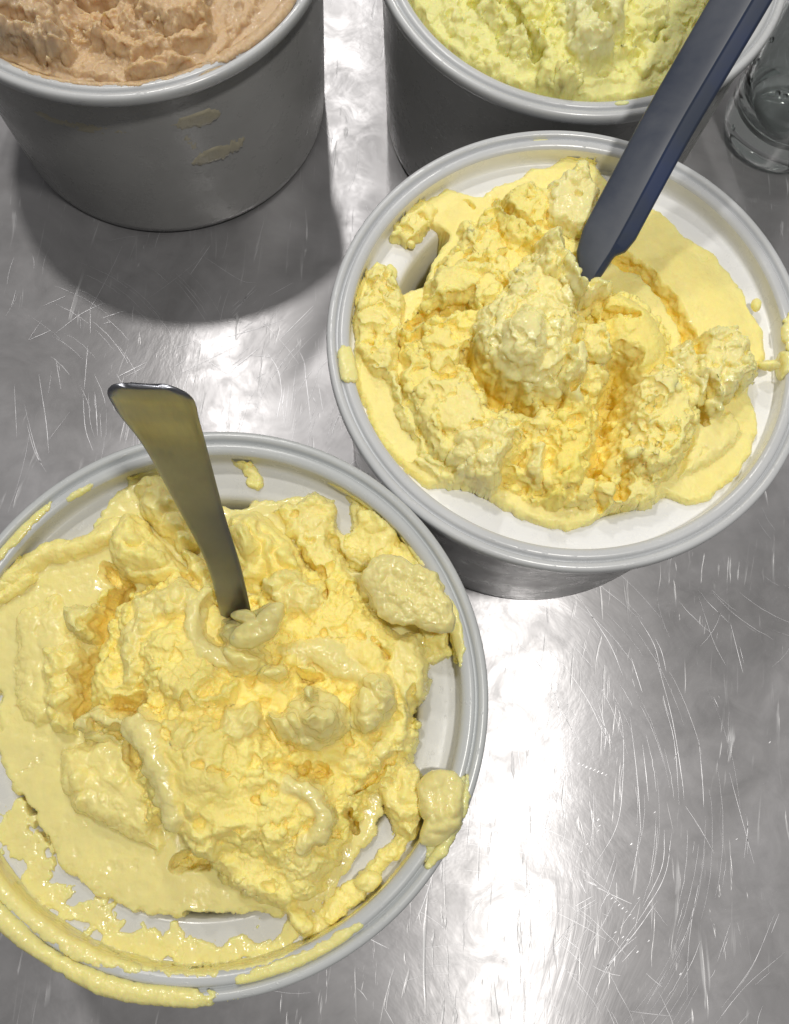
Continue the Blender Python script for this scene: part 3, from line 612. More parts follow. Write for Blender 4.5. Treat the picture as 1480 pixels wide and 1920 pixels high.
SA = [
 ('cream_chunk', [(0.067, 0.256),(0.124, 0.234),(0.166, 0.256),(0.205, 0.309),(0.246, 0.309),(0.244, 0.24),(0.203, 0.178),(0.136, 0.151),(0.078, 0.176)], 0.36, 0.06, 0.004, 0.75, 0, 0, 0),
 ('cream_chunk', [(0.519, 0.522),(0.592, 0.549),(0.671, 0.517),(0.729, 0.5),(0.789, 0.461),(0.802, 0.414),(0.842, 0.38),(0.855, 0.325),(0.831, 0.281),(0.775, 0.273),(0.708, 0.302),(0.595, 0.319),(0.558, 0.372),(0.526, 0.407),(0.509, 0.463)], 0.27, 0.055, 0.007, 0.85, 0, 0, 0),
 ('soft_lump', [(-0.46, 0.494),(-0.439, 0.616),(-0.375, 0.643),(-0.274, 0.562),(-0.191, 0.47),(-0.137, 0.432),(-0.178, 0.389),(-0.271, 0.37),(-0.361, 0.391),(-0.419, 0.429)], 0.2, 0.08, 0.004, 0.15, 0, 0, 0),
 ('soft_lump', [(-0.41, 0.741),(-0.379, 0.797),(-0.312, 0.814),(-0.191, 0.68),(-0.121, 0.544),(-0.182, 0.498),(-0.272, 0.57),(-0.363, 0.642)], 0.17, 0.08, 0.004, 0.55, 0, 0, 0),
 ('soft_lump', [(-0.186, 0.535),(-0.069, 0.466),(-0.004, 0.355),(0.026, 0.28),(-0.058, 0.33),(-0.15, 0.429)], 0.18, 0.08, 0.004, 0.5, 0, 0, 0),
 ('soft_lump', [(-0.017, 0.678),(0.068, 0.696),(0.173, 0.645),(0.245, 0.571),(0.287, 0.476),(0.221, 0.421),(0.131, 0.373),(0.051, 0.395),(-0.05, 0.563)], 0.2, 0.1, 0.003, 0.15, 0, 0, 0),
 ('soft_lump', [(0.145, 0.419),(0.237, 0.473),(0.318, 0.432),(0.373, 0.398),(0.37, 0.341),(0.318, 0.305),(0.24, 0.298),(0.178, 0.342)], 0.24, 0.07, 0.008, 0.55, 0, 0, 0),
 ('soft_lump', [(0.03, 0.245),(0.119, 0.271),(0.184, 0.337),(0.234, 0.31),(0.224, 0.226),(0.17, 0.162),(0.118, 0.139),(0.073, 0.135),(0.02, 0.188)], 0.29, 0.09, 0.004, 0.95, 0, 0, 0),
 ('soft_lump', [(0.026, 0.149),(0.086, 0.183),(0.2, 0.165),(0.208, 0.102),(0.151, 0.051),(0.084, 0.063)], 0.24, 0.07, 0.004, 0.85, 0, 0, 0),
 ('soft_lump', [(0.518, -0.048),(0.508, -0.106),(0.469, -0.151),(0.412, -0.171),(0.351, -0.161),(0.303, -0.125),(0.28, -0.07),(0.289, -0.012),(0.328, 0.034),(0.386, 0.055),(0.448, 0.045),(0.496, 0.007)], 0.33, 0.12, 0.006, 0.85, 0, 0, 0),
 ('soft_lump', [(0.668, 0.008),(0.646, -0.052),(0.608, -0.093),(0.564, -0.102),(0.526, -0.079),(0.504, -0.029),(0.504, 0.036),(0.525, 0.098),(0.563, 0.139),(0.608, 0.15),(0.646, 0.125),(0.668, 0.073)], 0.27, 0.1, 0.006, 0.85, 0, 0, 0),
 ('soft_lump', [(0.399, 0.02),(0.397, 0.005),(0.389, -0.006),(0.377, -0.012),(0.363, -0.009),(0.352, 0.001),(0.347, 0.015),(0.349, 0.03),(0.357, 0.041),(0.37, 0.047),(0.383, 0.044),(0.394, 0.034)], 0.37, 0.05, 0.002, 0.9, 0, 0, 0),
 ('soft_lump', [(0.278, 0.092),(0.276, 0.076),(0.262, 0.06),(0.239, 0.05),(0.213, 0.047),(0.192, 0.053),(0.181, 0.066),(0.183, 0.082),(0.197, 0.098),(0.22, 0.109),(0.246, 0.111),(0.267, 0.105)], 0.27, 0.05, 0.004, 0.9, 0, 0, 0),
 ('soft_lump', [(0.386, 0.098),(0.38, 0.09),(0.365, 0.084),(0.345, 0.083),(0.324, 0.088),(0.31, 0.095),(0.305, 0.105),(0.311, 0.114),(0.326, 0.119),(0.347, 0.12),(0.367, 0.116),(0.382, 0.108)], 0.22, 0.03, 0.003, 0.8, 0, 0, 0),
 ('soft_lump', [(0.23, -0.042),(0.34, -0.05),(0.352, -0.154),(0.277, -0.126),(0.226, -0.078)], 0.27, 0.06, 0.006, 0.8, 0, 0, 0),
 ('rim_blob', [(0.783, -0.211),(0.845, -0.179),(0.91, -0.191),(0.929, -0.277),(0.909, -0.382),(0.85, -0.439),(0.789, -0.437),(0.804, -0.357),(0.777, -0.291)], 0.17, 0.06, 0.004, 0.8, 0, 0, 0),
 ('soft_lump', [(0.622, -0.253),(0.715, -0.165),(0.784, -0.212),(0.834, -0.301),(0.799, -0.394),(0.762, -0.452),(0.691, -0.407),(0.652, -0.32)], 0.15, 0.05, 0.012, 0.4, 0, 0, 0),
 ('soft_lump', [(-0.584, 0.258),(-0.428, 0.282),(-0.41, 0.236),(-0.43, 0.14),(-0.498, 0.152),(-0.555, 0.203)], 0.2, 0.06, 0.006, 0.75, 0, 0, 0),
 ('soft_lump', [(-0.643, 0.126),(-0.495, 0.149),(-0.45, 0.031),(-0.449, -0.098),(-0.448, -0.201),(-0.544, -0.183),(-0.603, -0.094)], 0.15, 0.08, 0.008, 0.5, 0, 0, 0),
 ('soft_lump', [(-0.485, -0.352),(-0.462, -0.261),(-0.349, -0.269),(-0.219, -0.275),(-0.177, -0.395),(-0.077, -0.524),(-0.107, -0.564),(-0.234, -0.507),(-0.34, -0.473),(-0.429, -0.438)], 0.13, 0.06, 0.006, 0.7, 0, 0, 0),
 ('soft_lump', [(-0.317, 0.31),(-0.153, 0.406),(-0.039, 0.34),(-0.056, 0.263),(-0.181, 0.223),(-0.229, 0.153),(-0.214, -0.001),(-0.292, -0.02),(-0.345, 0.18)], 0.24, 0.08, 0.009, 0.65, 0, 0, 0),
 ('soft_lump', [(-0.276, -0.026),(-0.286, -0.044),(-0.308, -0.054),(-0.335, -0.052),(-0.359, -0.041),(-0.376, -0.022),(-0.379, -0.001),(-0.369, 0.017),(-0.347, 0.027),(-0.32, 0.026),(-0.295, 0.014),(-0.279, -0.005)], 0.15, 0.05, 0.006, 0.35, 0, 0, 0),
 ('soft_lump', [(-0.391, 0.293),(-0.401, 0.268),(-0.42, 0.253),(-0.442, 0.251),(-0.462, 0.263),(-0.474, 0.286),(-0.475, 0.314),(-0.465, 0.339),(-0.446, 0.355),(-0.424, 0.356),(-0.404, 0.344),(-0.392, 0.32)], 0.13, 0.05, 0.006, 0.35, 0.3, 0, 0),
 ('soft_lump', [(-0.032, -0.359),(0.086, -0.315),(0.139, -0.444),(0.119, -0.544),(0.011, -0.521)], 0.25, 0.06, 0.01, 0.3, 0, 0, 0),
 ('cream_chunk', [(0.672, -0.558),(0.673, -0.576),(0.662, -0.595),(0.641, -0.609),(0.616, -0.615),(0.593, -0.611),(0.58, -0.599),(0.578, -0.581),(0.589, -0.562),(0.61, -0.548),(0.635, -0.542),(0.658, -0.546)], 0.08, 0.04, 0.004, 0.4, 0, 0, 0),
 ('soft_lump', [(0.086, -0.055),(0.191, -0.028),(0.238, -0.111),(0.156, -0.171),(0.063, -0.145)], 0.26, 0.05, 0.01, 0.5, 0, 0, 0),
 ('soft_lump', [(0.458, -0.179),(0.562, -0.116),(0.606, -0.183),(0.54, -0.259),(0.484, -0.247)], 0.18, 0.05, 0.01, 0.55, 0, 0, 0),
]
SB = [
 ('soft_lump', [(-0.054, 0.218),(0.012, 0.201),(0.088, 0.197),(0.141, 0.239),(0.143, 0.142),(0.037, 0.071),(-0.049, 0.098)], 0.24, 0.06, 0.014, 0.7, 0, 0, 0),
 ('soft_lump', [(0.039, 0.687),(0.019, 0.648),(-0.008, 0.625),(-0.035, 0.623),(-0.053, 0.644),(-0.059, 0.681),(-0.051, 0.725),(-0.03, 0.764),(-0.003, 0.788),(0.024, 0.789),(0.043, 0.768),(0.048, 0.731)], 0.27, 0.05, 0.008, 0.6, 0, 0, 0),
 ('soft_lump', [(-0.164, 0.255),(-0.139, 0.409),(-0.085, 0.41),(-0.047, 0.267),(-0.085, 0.144),(-0.149, 0.161)], 0.3, 0.06, 0.014, 0.7, 0, 0, 0),
 ('soft_lump', [(-0.08, 0.293),(-0.043, 0.273),(0.004, 0.135),(0.041, 0.092),(0.007, 0.042),(-0.053, 0.129)], 0.33, 0.06, 0.008, 0.95, 0, 0, 0),
 ('soft_lump', [(-0.405, 0.49),(-0.41, 0.468),(-0.425, 0.452),(-0.448, 0.444),(-0.47, 0.447),(-0.488, 0.46),(-0.496, 0.48),(-0.491, 0.501),(-0.475, 0.518),(-0.453, 0.526),(-0.43, 0.523),(-0.413, 0.51)], 0.13, 0.03, 0.008, 0.3, 0, 0, 0),
 ('soft_lump', [(0.456, -0.065),(0.54, 0.025),(0.646, 0.024),(0.698, -0.063),(0.623, -0.163),(0.497, -0.198)], 0.27, 0.07, 0.014, 0.75, 0, 0, 0),
 ('cream_chunk', [(0.819, 0.245),(0.816, 0.229),(0.808, 0.218),(0.798, 0.213),(0.788, 0.216),(0.781, 0.226),(0.778, 0.241),(0.781, 0.256),(0.789, 0.268),(0.799, 0.273),(0.809, 0.27),(0.817, 0.26)], 0.08, 0.02, 0.002, 0.4, 0, 0, 0),
 ('cream_chunk', [(0.877, -0.049),(0.87, -0.059),(0.852, -0.068),(0.828, -0.073),(0.804, -0.072),(0.787, -0.067),(0.78, -0.058),(0.787, -0.048),(0.805, -0.039),(0.829, -0.034),(0.853, -0.035),(0.871, -0.04)], 0.13, 0.03, 0.004, 0.5, 0, 0, 0),
 ('cream_chunk', [(-0.742, 0.221),(-0.753, 0.221),(-0.766, 0.231),(-0.776, 0.248),(-0.782, 0.268),(-0.781, 0.285),(-0.774, 0.295),(-0.762, 0.295),(-0.75, 0.285),(-0.739, 0.268),(-0.734, 0.248),(-0.735, 0.231)], 0.05, 0.02, 0.003, 0.4, 0, 0, 0),
 ('cream_chunk', [(-0.669, 0.387),(-0.674, 0.382),(-0.683, 0.38),(-0.693, 0.383),(-0.702, 0.39),(-0.707, 0.399),(-0.706, 0.407),(-0.701, 0.413),(-0.692, 0.414),(-0.682, 0.411),(-0.673, 0.405),(-0.668, 0.396)], 0.05, 0.02, 0.002, 0.4, 0, 0, 0),
 ('soft_lump', [(-0.445, -0.539),(-0.306, -0.47),(-0.202, -0.508),(-0.248, -0.595),(-0.348, -0.626)], 0.25, 0.05, 0.012, 0.75, 0, 0, 0),
 ('soft_lump', [(-0.048, -0.144),(0.003, -0.116),(0.037, -0.204),(-0.002, -0.275),(-0.054, -0.258)], 0.28, 0.05, 0.012, 0.7, 0, 0, 0),
]
SC = [
 ('soft_lump', [(-0.066, -0.757),(-0.086, -0.795),(-0.137, -0.814),(-0.207, -0.811),(-0.276, -0.787),(-0.327, -0.746),(-0.345, -0.701),(-0.326, -0.664),(-0.274, -0.643),(-0.204, -0.647),(-0.134, -0.672),(-0.083, -0.713)], 0.26, 0.07, 0.03, 0.6, 0, 0, 0),
 ('soft_lump', [(0.476, -0.744),(0.465, -0.781),(0.415, -0.821),(0.342, -0.855),(0.263, -0.873),(0.201, -0.87),(0.171, -0.847),(0.182, -0.811),(0.231, -0.77),(0.305, -0.736),(0.384, -0.718),(0.447, -0.721)], 0.2, 0.06, 0.015, 0.2, 0, 0, 0),
]
SD = [
 ('soft_lump', [(0.159, -0.624),(0.145, -0.683),(0.103, -0.729),(0.046, -0.751),(-0.012, -0.742),(-0.055, -0.706),(-0.073, -0.651),(-0.059, -0.592),(-0.018, -0.545),(0.04, -0.523),(0.099, -0.532),(0.142, -0.569)], 0.3, 0.08, 0.014, 0.9, 0, 0, 0),
 ('soft_lump', [(0.032, -0.79),(0.024, -0.834),(-0.001, -0.868),(-0.035, -0.883),(-0.071, -0.875),(-0.097, -0.847),(-0.108, -0.806),(-0.101, -0.763),(-0.076, -0.729),(-0.041, -0.713),(-0.006, -0.721),(0.021, -0.749)], 0.22, 0.06, 0.02, 0.3, 0, 0, 0),
]
WA = [
 ('cream_curl', [(-0.047, 0.347, 0.2, 0.03),(-0.068, 0.265, 0.22, 0.04),(-0.053, 0.191, 0.22, 0.038),(-0.001, 0.132, 0.21, 0.036),(0.064, 0.096, 0.2, 0.03)], 0.004, 0.85, 0),
 ('cream_curl', [(-0.087, 0.228, 0.2, 0.022),(-0.061, 0.146, 0.2, 0.024),(-0.011, 0.086, 0.19, 0.024),(0.037, 0.069, 0.18, 0.018)], 0.004, 0.85, 0),
 ('cream_curl', [(0.258, 0.161, 0.16, 0.04),(0.363, 0.174, 0.18, 0.06),(0.459, 0.159, 0.18, 0.06),(0.548, 0.117, 0.17, 0.05)], 0.004, 0.85, 0),
 ('cream_curl', [(-0.197, -0.136, 0.22, 0.05),(-0.14, -0.198, 0.24, 0.055),(-0.1, -0.28, 0.24, 0.05),(-0.065, -0.362, 0.24, 0.04),(-0.029, -0.435, 0.24, 0.036)], 0.004, 0.85, 0),
 ('cream_curl', [(-0.415, -0.146, 0.14, 0.035),(-0.338, -0.128, 0.16, 0.045),(-0.256, -0.121, 0.16, 0.04)], 0.006, 0.85, 0),
 ('cream_curl', [(-0.401, -0.192, 0.1, 0.02),(-0.28, -0.182, 0.1, 0.022)], 0.006, 0.85, 0),
 ('cream_curl', [(0.284, -0.298, 0.22, 0.03),(0.364, -0.273, 0.24, 0.035),(0.426, -0.31, 0.25, 0.036),(0.456, -0.374, 0.25, 0.036),(0.436, -0.435, 0.24, 0.034),(0.385, -0.468, 0.22, 0.026)], 0.004, 0.85, 0),
 ('cream_curl', [(0.296, -0.332, 0.2, 0.02),(0.217, -0.348, 0.2, 0.022),(0.197, -0.41, 0.19, 0.02),(0.236, -0.459, 0.17, 0.018)], 0.004, 0.85, 0),
 ('cream_curl', [(0.666, 0.229, 0.15, 0.05),(0.716, 0.157, 0.15, 0.045),(0.73, 0.066, 0.13, 0.03)], 0.004, 0.7, 0),
 ('cream_curl', [(0.313, -0.485, 0.18, 0.026),(0.345, -0.533, 0.17, 0.024),(0.358, -0.585, 0.15, 0.02)], 0.004, 0.7, 0),
]
WB = [
 ('cream_curl', [(0.019, -0.141, 0.24, 0.026),(0.028, -0.227, 0.23, 0.03),(0.023, -0.298, 0.21, 0.032),(0.032, -0.328, 0.19, 0.026)], 0.006, 0.9, 0),
 ('cream_curl', [(-0.155, -0.244, 0.2, 0.03),(-0.179, -0.317, 0.18, 0.025),(-0.142, -0.355, 0.16, 0.02)], 0.01, 0.8, 0),
 ('cream_curl', [(-0.31, -0.035, 0.24, 0.03),(-0.366, -0.124, 0.22, 0.035),(-0.337, -0.205, 0.2, 0.03)], 0.012, 0.8, 0),
]


_pr = np.array([(r, z) for r, z in ([RIM[-1]] + INN)])[::-1]
def floor_z(r):
    return np.interp(r, _pr[:, 0], _pr[:, 1])

def scoop_field(feats, x, y, seed, soft=0.0, lumps=(), worms=(), mound=None):
    """returns height above the ledge, melt, tint"""
    wx1 = fbm(x * 6 + seed, y * 6, 1.1, 3); wy1 = fbm(x * 6, y * 6 + seed, 5.7, 3)
    wx2 = fbm(x * 22 + seed, y * 22, 2.1, 3, .5); wy2 = fbm(x * 22, y * 22 + seed, 8.7, 3, .5)
    # crumb: rounded grains at three sizes, cracks between them
    X1, Y1 = x + 0.03 * wx2 + 0.04 * wx1, y + 0.03 * wy2 + 0.04 * wy1
    d1, d2, hh = worley(X1 * 9 + seed, Y1 * 9)
    g1 = (hh - 0.5) * 1.3 + np.sqrt(np.clip(d2 - d1, 0, 1)) * 0.9 - 0.6
    X2, Y2 = x + 0.03 * wx2, y + 0.03 * wy2
    e1, e2, eh = worley(X2 * 19 + seed, Y2 * 19, 31)
    g2 = (eh - 0.5) * 1.0 + np.sqrt(np.clip(e2 - e1, 0, 1)) * 0.8 - 0.5
    f1, f2, fh = worley(x * 58 + seed, y * 58, 77)
    g3 = (fh - 0.5) + np.sqrt(np.clip(f2 - f1, 0, 1)) - 0.6
    big = fbm(x * 5 + 3 * seed, y * 5, 0.3, 4, .55)
    rdg = 1 - np.abs(fbm(x * 9 + seed, y * 7, 7.3, 3, .5)) * 2.2
    patch = sstep(-0.25, 0.35, fbm(x * 4.3 + seed, y * 4.3, 12.4, 3))
    mid = 1 - np.abs(fbm(x * 13 + seed, y * 13, 17.3, 3, .5)) * 2.4
    hard = 1.3 * g1 * (0.3 + 0.9 * patch) + 0.6 * g2 * (0.08 + 1.1 * patch) + 0.07 * g3 * patch + 1.1 * big + 0.45 * rdg + 0.18 * mid - 0.2
    bw = lambda k, q: np.abs(fbm(x * k + 0.25 * wx1 + seed, y * k + 0.25 * wy1, q, 2)) * 3.0 - 0.7
    melted = 1.3 * bw(5, 4.4) + 0.75 * bw(11, 9.4) + 0.35 * bw(24, 2.4) * patch + 0.16 * g2 * patch + 0.07 * g3 * patch + 0.8 * big
    crumbf = hard * (1 - soft) + melted * soft
    def crumb_of(q, me_):
        k = float(np.clip(soft * (0.55 + 1.1 * me_), 0, 1))
        return q.hard * (1 - k) + q.melted * k
    smoothf = fbm(x * 7 + seed, y * 7, 3.3, 3) * 0.5
    Hh = np.full(x.shape, -0.5); M = np.zeros(x.shape) + 0.3; T = np.zeros(x.shape); Cr = np.zeros(x.shape)
    full = dict(x=x, y=y, wx1=wx1, wy1=wy1, wx2=wx2, wy2=wy2, g1=g1, g2=g2, g3=g3, rdg=rdg, crumbf=crumbf, smoothf=smoothf, hard=hard, melted=melted)
    ks = 0.010 + 0.014 * soft
    xs, ys = x[:, 0], y[0, :]
    class B: pass
    def box_of(P, pad):
        P = np.array([p[:2] for p in P])
        i0, i1 = np.searchsorted(xs, (P[:, 0].min() - pad, P[:, 0].max() + pad)); j0, j1 = np.searchsorted(ys, (P[:, 1].min() - pad, P[:, 1].max() + pad))
        sl = (slice(i0, max(i1, i0 + 1)), slice(j0, max(j1, j0 + 1)))
        b_ = B()
        for k, v in full.items(): setattr(b_, k, v[sl])
        return sl, b_
    def merge(sl, v, on, me_, ti, cr_, kk=None):
        h0 = Hh[sl]
        v = np.where(on, v, -0.6)
        k_ = ks if kk is None else kk
        dlt = np.clip(k_ - np.abs(v - h0), 0, None) / k_
        sm = np.where(on & (h0 > -0.4), dlt * dlt * k_ * 0.25, 0)
        wgt = sstep(-0.004, 0.010, v - h0)
        Hh[sl] = np.maximum(h0, v) + sm
        M[sl] = M[sl] * (1 - wgt) + me_ * 0.85 * wgt; T[sl] = T[sl] * (1 - wgt) + ti * wgt; Cr[sl] = Cr[sl] * (1 - wgt) + cr_ * wgt
    for f in feats:
        if f[0] == 'G': continue
        if f[0] == 'P':
            _, P, z, wd, en, cr_, me_, ti, gx, gy = f; en = en * 1.5
            sl, q = box_of(P, 0.08)
            d = poly_sd(q.x + en * (q.wx1 + 0.7 * q.wx2), q.y + en * (q.wy1 + 0.7 * q.wy2), P) + en * 0.3 * q.g2
        else:
            _, P, r_, z, en, cr_, me_, ti = f
            en = en * 1.5; wd = r_
            sl, q = box_of(P, r_ + 0.08)
            d = r_ - line_d(q.x + en * (q.wx1 + 0.7 * q.wx2), q.y + en * (q.wy1 + 0.7 * q.wy2), P) + en * 0.3 * q.g2
        on = d > 0
        v = z * dome(d, wd) + cr_ * crumb_of(q, me_) * np.clip(d / 0.02, 0, 1) + 0.004 * q.smoothf + 0.0025 * on
        merge(sl, v, on, me_, ti, cr_, 0.006)
    for i, (nm, P, z, T_, n_, me_, ti, tx, ty) in enumerate(lumps):
        sd = seed + 1.7 * i
        en = 0.012 + n_
        sl, q = box_of(P, 0.08)
        d = poly_sd(q.x + en * (q.wx1 + 0.8 * q.wx2), q.y + en * (q.wy1 + 0.8 * q.wy2), P)
        wd = max(0.03, min(0.11, float(np.max(d)) * 0.9))
        und = 0.6 * fbm(q.x * 5.5 + sd, q.y * 5.5, sd, 2) + 0.3 * (np.abs(fbm(q.x * 11 + sd, q.y * 11, sd, 2)) * 2.6 - 0.6)
        v = z - 1.6 * T_ + 1.6 * T_ * dome(d, wd) * (1 + und * 0.9) - 0.042 + n_ * ((1 - 0.6 * soft) * (1.0 * q.g2 + 1.2 * fbm(q.x * 18, q.y * 18, sd, 3)) + (1 - soft) * (1.3 * q.g1 + 1.0 * q.rdg + .2 * q.g3))
        merge(sl, v, d > 0, me_, ti, n_)
    for i, (nm, pts, n_, me_, ti) in enumerate(worms):
        Q = np.array(pts, float)
        Pp = np.vstack([2 * Q[0] - Q[1], Q, 2 * Q[-1] - Q[-2]]); D = []
        for a in range(1, len(Pp) - 2):
            p0, p1, p2, p3 = Pp[a - 1:a + 3]
            for t in np.linspace(0, 1, 5, endpoint=(a == len(Pp) - 3)):
                D.append(0.5 * (2 * p1 + (p2 - p0) * t + (2 * p0 - 5 * p1 + 4 * p2 - p3) * t * t + (-p0 + 3 * p1 - 3 * p2 + p3) * t ** 3))
        D = np.array(D)
        sl, q = box_of(pts, 0.12)
        v = np.full(q.x.shape, -0.6)
        xx, yy = q.x + 0.034 * q.wx1 + 0.010 * q.wx2, q.y + 0.034 * q.wy1 + 0.010 * q.wy2
        rf = 1 + 0.55 * fbm(q.x * 11 + i, q.y * 11, 2.0, 3)
        for a, b_ in zip(D[:-1], D[1:]):
            dx, dy = b_[0] - a[0], b_[1] - a[1]
            t = np.clip(((xx - a[0]) * dx + (yy - a[1]) * dy) / (dx * dx + dy * dy + 1e-12), 0, 1)
            dd = np.hypot(xx - a[0] - t * dx, yy - a[1] - t * dy)
            r_ = (a[3] + (b_[3] - a[3]) * t) * rf
            zc = a[2] + (b_[2] - a[2]) * t - r_
            v = np.maximum(v, np.where(dd < r_, zc - 0.026 + 1.35 * np.sqrt(np.clip(r_ ** 2 - dd ** 2, 0, None)), -0.6))
        merge(sl, v + n_ * (0.8 * q.g2 + q.wx2), v > -0.5, me_, ti, n_)
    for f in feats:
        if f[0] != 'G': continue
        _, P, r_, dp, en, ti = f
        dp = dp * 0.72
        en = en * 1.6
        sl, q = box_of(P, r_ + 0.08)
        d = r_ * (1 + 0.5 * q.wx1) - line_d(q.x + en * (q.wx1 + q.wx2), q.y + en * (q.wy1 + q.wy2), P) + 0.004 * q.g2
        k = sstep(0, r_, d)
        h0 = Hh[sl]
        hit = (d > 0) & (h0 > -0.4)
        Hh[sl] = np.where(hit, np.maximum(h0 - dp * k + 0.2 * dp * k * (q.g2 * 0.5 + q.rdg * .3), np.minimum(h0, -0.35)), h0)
        T[sl] = np.where(hit, np.maximum(T[sl], ti * k), T[sl])  # gouges: deeper fresh-cut colour, plus bounced golden glow painted into the hollows
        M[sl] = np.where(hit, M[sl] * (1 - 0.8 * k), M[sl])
    if mound:
        mx, my, mr, mh = mound
        Hh = np.where(Hh > -0.4, Hh + mh * np.exp(-((x - mx) ** 2 + (y - my) ** 2) / mr ** 2) * sstep(0.03, 0.12, Hh), Hh)
    cz = np.clip(Cr * 45, 0, 1) * (Hh > -0.3)
    p1, p2, ph = worley(X1 * 15 + 3, Y1 * 15 + seed, 55)
    Hh = Hh - cz * (ph > 0.72) * (1 - sstep(0.12, 0.42, p1)) * 0.035 * (1 - 0.5 * soft)
    st = 0.030
    tt = Hh / st + 0.8 * wx1 + 0.3 * wx2
    tq = np.floor(tt) + sstep(0.62, 0.92, tt - np.floor(tt))
    Hh = Hh + (tq - tt) * st * cz * (1 - soft) * 0.75 * sstep(-0.2, 0.3, wy1 + 0.2)
    low = sstep(-0.6, 0.8, crumbf) 
    M = np.clip(M + (low - 0.5) * np.clip(Cr * 10, 0, 0.28), 0, 1)
    return Hh, M, T, Cr

def scoop(name, feats, parent, material, seed, n=560, bounds=(-0.905, 0.905, -0.905, 0.905), soft=0.0, lumps=(), worms=(), mound=None):
    x = np.linspace(bounds[0], bounds[1], int(n * (bounds[1] - bounds[0]) / 1.81))
    y = np.linspace(bounds[2], bounds[3], int(n * (bounds[3] - bounds[2]) / 1.81))
    X, Y = np.meshgrid(x, y, indexing='ij')
    Hh, M, T, Cr = scoop_field(feats, X, Y, seed, soft, [l for l in lumps if l[0] == 'soft_lump'], worms, mound)
    R = np.hypot(X, Y)
    fz = floor_z(R) - 0.004
    Z = LEDGE + Hh
    ok = (Hh > -0.39)
    cap = H - 0.035 + np.sqrt(np.clip(0.899 - R, 0, 1)) * 0.55      # cream rounds down where it meets the tub wall
    Z = np.where(ok, np.minimum(Z, cap + 0.006 * (Z - cap)), Z)
    # relax single-cell spikes
    Z = np.where(ok, Z, fz)
    Z = np.maximum(Z, fz)
    box = lambda A: (np.pad(A, 1, 'edge')[:-2, 1:-1] + np.pad(A, 1, 'edge')[2:, 1:-1] + np.pad(A, 1, 'edge')[1:-1, :-2] + np.pad(A, 1, 'edge')[1:-1, 2:] + 2 * A) / 6
    for _ in range(7):
        gx, gy = np.gradient(Z, x, y)
        wgt = sstep(1.0, 3.0, np.hypot(gx, gy)) * (Hh > -0.39)
        Z = Z * (1 - wgt) + box(Z) * wgt
    Z = np.where(ok, np.maximum(Z, fz), Z)
    for _ in range(3): M, Cr = box(M), box(Cr)
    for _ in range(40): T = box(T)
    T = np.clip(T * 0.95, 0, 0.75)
    # small sideways push along the slope so that lumps bulge over their feet
    gx, gy = np.gradient(Z, x, y)
    nl = np.sqrt(1 + gx ** 2 + gy ** 2)
    steep = sstep(0.8, 3.0, nl)
    am = 0.0085 * (1 - 0.4 * soft) * (np.clip(Cr * 50, 0.0, 1.0) + 1.0 * steep) * fbm(X * 18 + seed, Y * 18, Z * 18, 3, .5)
    am = am + 0.015 * sstep(1.4, 3.2, nl) * fbm(X * 13 + seed, Y * 13, Z * 26, 3, .55)
    am = am * np.clip((Z - fz) / 0.03, 0, 1)
    Xd = X - gx / nl * am * 1.3; Yd = Y - gy / nl * am * 1.3; Zd = Z + am / nl * 0.5
    keep = ok & (R < 0.9045) & (Z > fz + 0.0005)
    k2 = keep.copy()
    k2[1:, :] |= keep[:-1, :]; k2[:-1, :] |= keep[1:, :]
    k2[:, 1:] |= keep[:, :-1]; k2[:, :-1] |= keep[:, 1:]
    k2 &= (R < 0.9045)
    V = np.stack([Xd, Yd, Zd], -1).reshape(-1, 3)
    F = grid_faces(len(x), len(y))
    kv = k2.ravel()
    F = F[kv[F].all(1)]
    used = np.zeros(len(V), bool); used[F.ravel()] = True
    idx = np.cumsum(used) - 1
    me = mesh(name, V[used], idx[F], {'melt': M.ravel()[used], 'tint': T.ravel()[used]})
    return link(name, me, material, parent)

